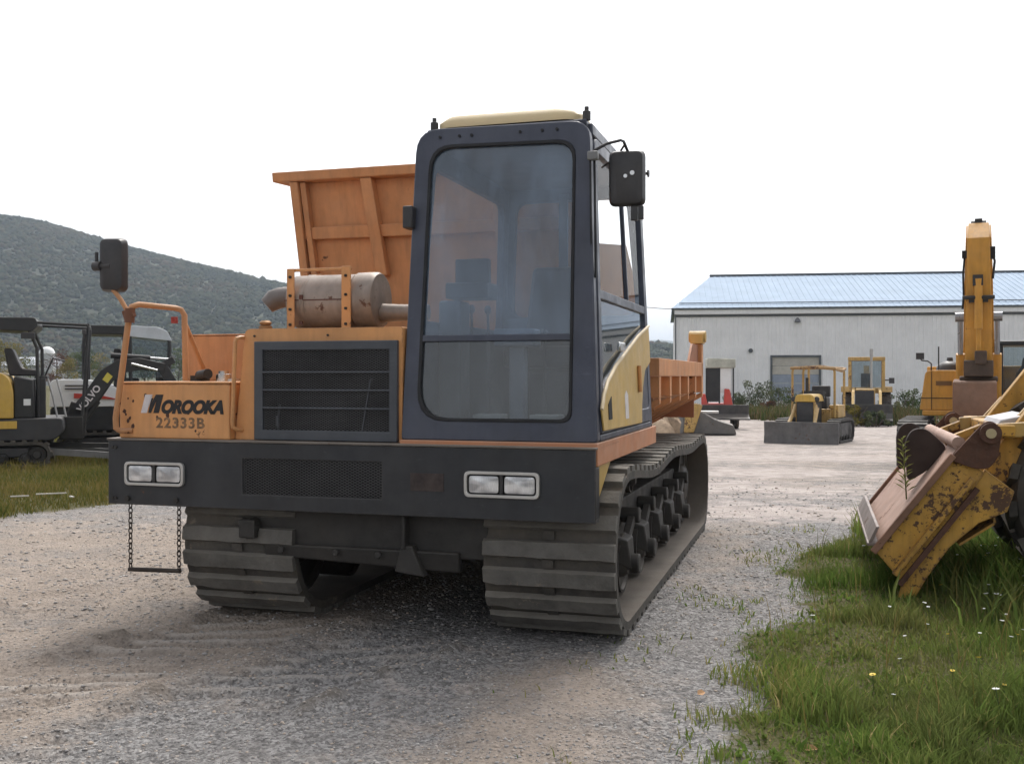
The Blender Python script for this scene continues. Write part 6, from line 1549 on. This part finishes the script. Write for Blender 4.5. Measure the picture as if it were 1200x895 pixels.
# far shed and white tank at the foot of the hill
SH = wx(30, 185)
sh = thing("shed", "low far shed with pale grey roof at the foot of the hill", "building", (SH, 185, -0.4), 0)
MB().box(-4.5, 4.5, 0, 6, 0, 3.6).obj("wall", mat("pale_shed_wall", (0.42, 0.43, 0.45), 0.7), sh)
MB().prism([(-0.4, 3.6), (6.4, 3.6), (3, 5.2)], 'x', -4.8, 4.8).obj("roof", mat("pale_shed_roof", (0.48, 0.50, 0.54), 0.6), sh)
tk_ = thing("storage_tank", "small white domed tank standing behind the yellow excavator's canopy posts", "tank", (wx(55, 170), 170, -0.4), 0)
MB().cyl((0, 0, 0), (0, 0, 5.4), 1.15, n=24).obj("tank_body", mat("grey_tank_paint", (0.40, 0.41, 0.42), 0.6), tk_)
MB().lathe([(1.25, 0), (1.2, 0.4), (0.95, 0.85), (0.5, 1.12), (0.1, 1.2)], (0, 0, 5.4), (0, 0, 1), 24).obj("dome", WHT, tk_)

# weed growing out of the loader bucket: stem with many narrow leaves
def weed(x, y, z, h, label, lean=(0.05, 0.0)):
    t = thing("weed", label, "plant", (x, y, z), 0)
    MB().tube([(0, 0, 0), (lean[0]*.4, lean[1]*.4, h*.5), (lean[0], lean[1], h)], [0.005, 0.004, 0.0015], 6).obj("stem", mat("green_stem", (0.12, 0.13, 0.04), 0.7), t)
    lv = MB()
    for k in range(30):
        f = .12+.88*k/30; a = k*2.4; L = 0.085*(1.15-f*.6)
        p = Vector((lean[0]*f, lean[1]*f, h*f)); d = Vector((math.cos(a), math.sin(a), .55)).normalized(); s = d.cross(Vector((0, 0, 1))).normalized()*.008
        q = p+d*L*.5+Vector((0, 0, .008)); e = p+d*L
        lv.add([p, q-s, e, q+s], [(0, 1, 2, 3)])
    lv.obj("leaves", leaf_mat("pale_weed_leaf", [(0.16, 0.17, 0.05), (0.24, 0.23, 0.08)]), t)
def loc2w(x, y): c_, s_ = math.cos(-R(16.6)), math.sin(-R(16.6)); return (2.45+x*c_-y*s_, 6.35+x*s_+y*c_)
wx_, wy_ = loc2w(0.02, 0.30)
weed(wx_, wy_, 0.60, 0.40, "pale green leafy weed growing up against the rusty loader bucket", (-0.03, 0.0))

# wild flowers and fallen leaves in the grass
fm_ = MB()
for k in range(9):
    a = k*0.7; r = 0.010
    fm_.slab([(math.cos(a)*.003, math.sin(a)*.003, 0.18), (math.cos(a-.3)*r, math.sin(a-.3)*r, 0.182), (math.cos(a)*r*1.2, math.sin(a)*r*1.2, 0.183), (math.cos(a+.3)*r, math.sin(a+.3)*r, 0.182)], (0, 0, .0015))
fm_.tube([(0.02, 0.01, 0), (0.005, 0, 0.1), (0, 0, 0.18)], 0.0018, 5, mi=1)
STEMG = mat("flower_stem_green", (0.07, 0.10, 0.03), 0.7)
fw = fm_.mesh("white_flower", [mat("white_petal", (0.75, 0.75, 0.72), 0.6), STEMG])
fm_.m = fm_.m
fy = fm_.mesh("yellow_flower", [mat("yellow_petal", (0.72, 0.50, 0.03), 0.6), STEMG])
k = 0
while k < 64:
    y = 3.9+rng.uniform(0, 1)**1.2*4.4; x = rng.uniform(1.2, 4.6)
    if x > y*.52 or float(grass_right(x, y)) < .8 or rng.uniform() > sstep(0.5, 2.2, x-float(np.interp(y, EDGE_Y, EDGE_X)))+.1: continue
    wht = k % 4 < 3
    o = link("white_flower" if wht else "yellow_flower", fw if wht else fy)
    o.location = (x, y, -0.02); o.rotation_euler = (rng.uniform(-.25, .25), rng.uniform(-.25, .25), rng.uniform(0, 6))
    o.scale = [rng.uniform(.6, 1.25)]*2+[rng.uniform(.6, 1.2)]
    tag(o, "small white wildflower standing in the green grass near the bucket" if wht else "small yellow wildflower standing in the green grass near the bucket", "flower", "white wildflowers in the grass" if wht else "yellow wildflowers in the grass")
    k += 1
LEAFM = mat("dry_tan_leaf", (0.34, 0.20, 0.10), 0.8, var=0.3, vscale=20)
lf = MB().add([(0, 0, 0), (.03, -.018, .006), (.07, -.012, .014), (.10, 0, .008), (.07, .016, .016), (.03, .02, .01), (.05, 0, .002)], [(0, 1, 6), (1, 2, 6), (2, 3, 6), (3, 4, 6), (4, 5, 6), (5, 0, 6)]).mesh("fallen_leaf", LEAFM)
for x, y, a, lab in ((0.80, 4.42, 1.0, "dry tan leaf lying at the edge of the grass and gravel"), (1.92, 4.55, 2.4, "pale curled leaf lying in the grass at lower right"), (1.05, 3.75, 0.2, "brown leaf by the bottom edge where grass meets gravel")):
    o = link("fallen_leaf", lf); o.location = (x, y, float(gh(x, y)+relief(np.array([x]), np.array([y]))[0])+.03); o.rotation_euler = (0.5, 0.2, a); o.scale = (.8, .8, .8)
    tag(o, lab, "leaf")
WOODL = mat("bleached_lath_wood", (0.50, 0.47, 0.42), 0.8)
for (px0, py0, px1, py1, lab) in ((42, 589.5, 78, 588, "bleached wooden lath lying in the left grass, the longer one"), (12, 592.5, 34, 591.5, "short bleached stick lying in the left grass near the edge"), (82, 592, 86, 593, "small pale scrap of wood at the end of the longer lath")):
    p = []
    for a_, b_ in ((px0, py0), (px1, py1)):
        Yd = 1200*1.4/(b_-440); p.append(((a_-600)/1200*Yd, Yd, 0.10))
    tag(MB().bar(p[0], p[1], 0.022, 0.012).obj("wooden_lath", WOODL), lab, "stick")

# ------------------------------------------------------------------ haze: pale air over the whole yard and the hills
hz_m = bpy.data.materials.new("haze"); hz_m.use_nodes = True
hn = hz_m.node_tree; hn.nodes.clear()
ho = hn.nodes.new("ShaderNodeOutputMaterial"); hv = hn.nodes.new("ShaderNodeVolumePrincipled")
hv.inputs["Color"].default_value = (0.74, 0.85, 1.0, 1); hv.inputs["Density"].default_value = 0.00027
hv.inputs["Anisotropy"].default_value = 0.2
hn.links.new(hv.outputs[0], ho.inputs["Volume"])
tag(MB().box(-3700, 3700, -120, 4700, -3, 190).obj("haze", hz_m, smooth=0), kind="stuff")
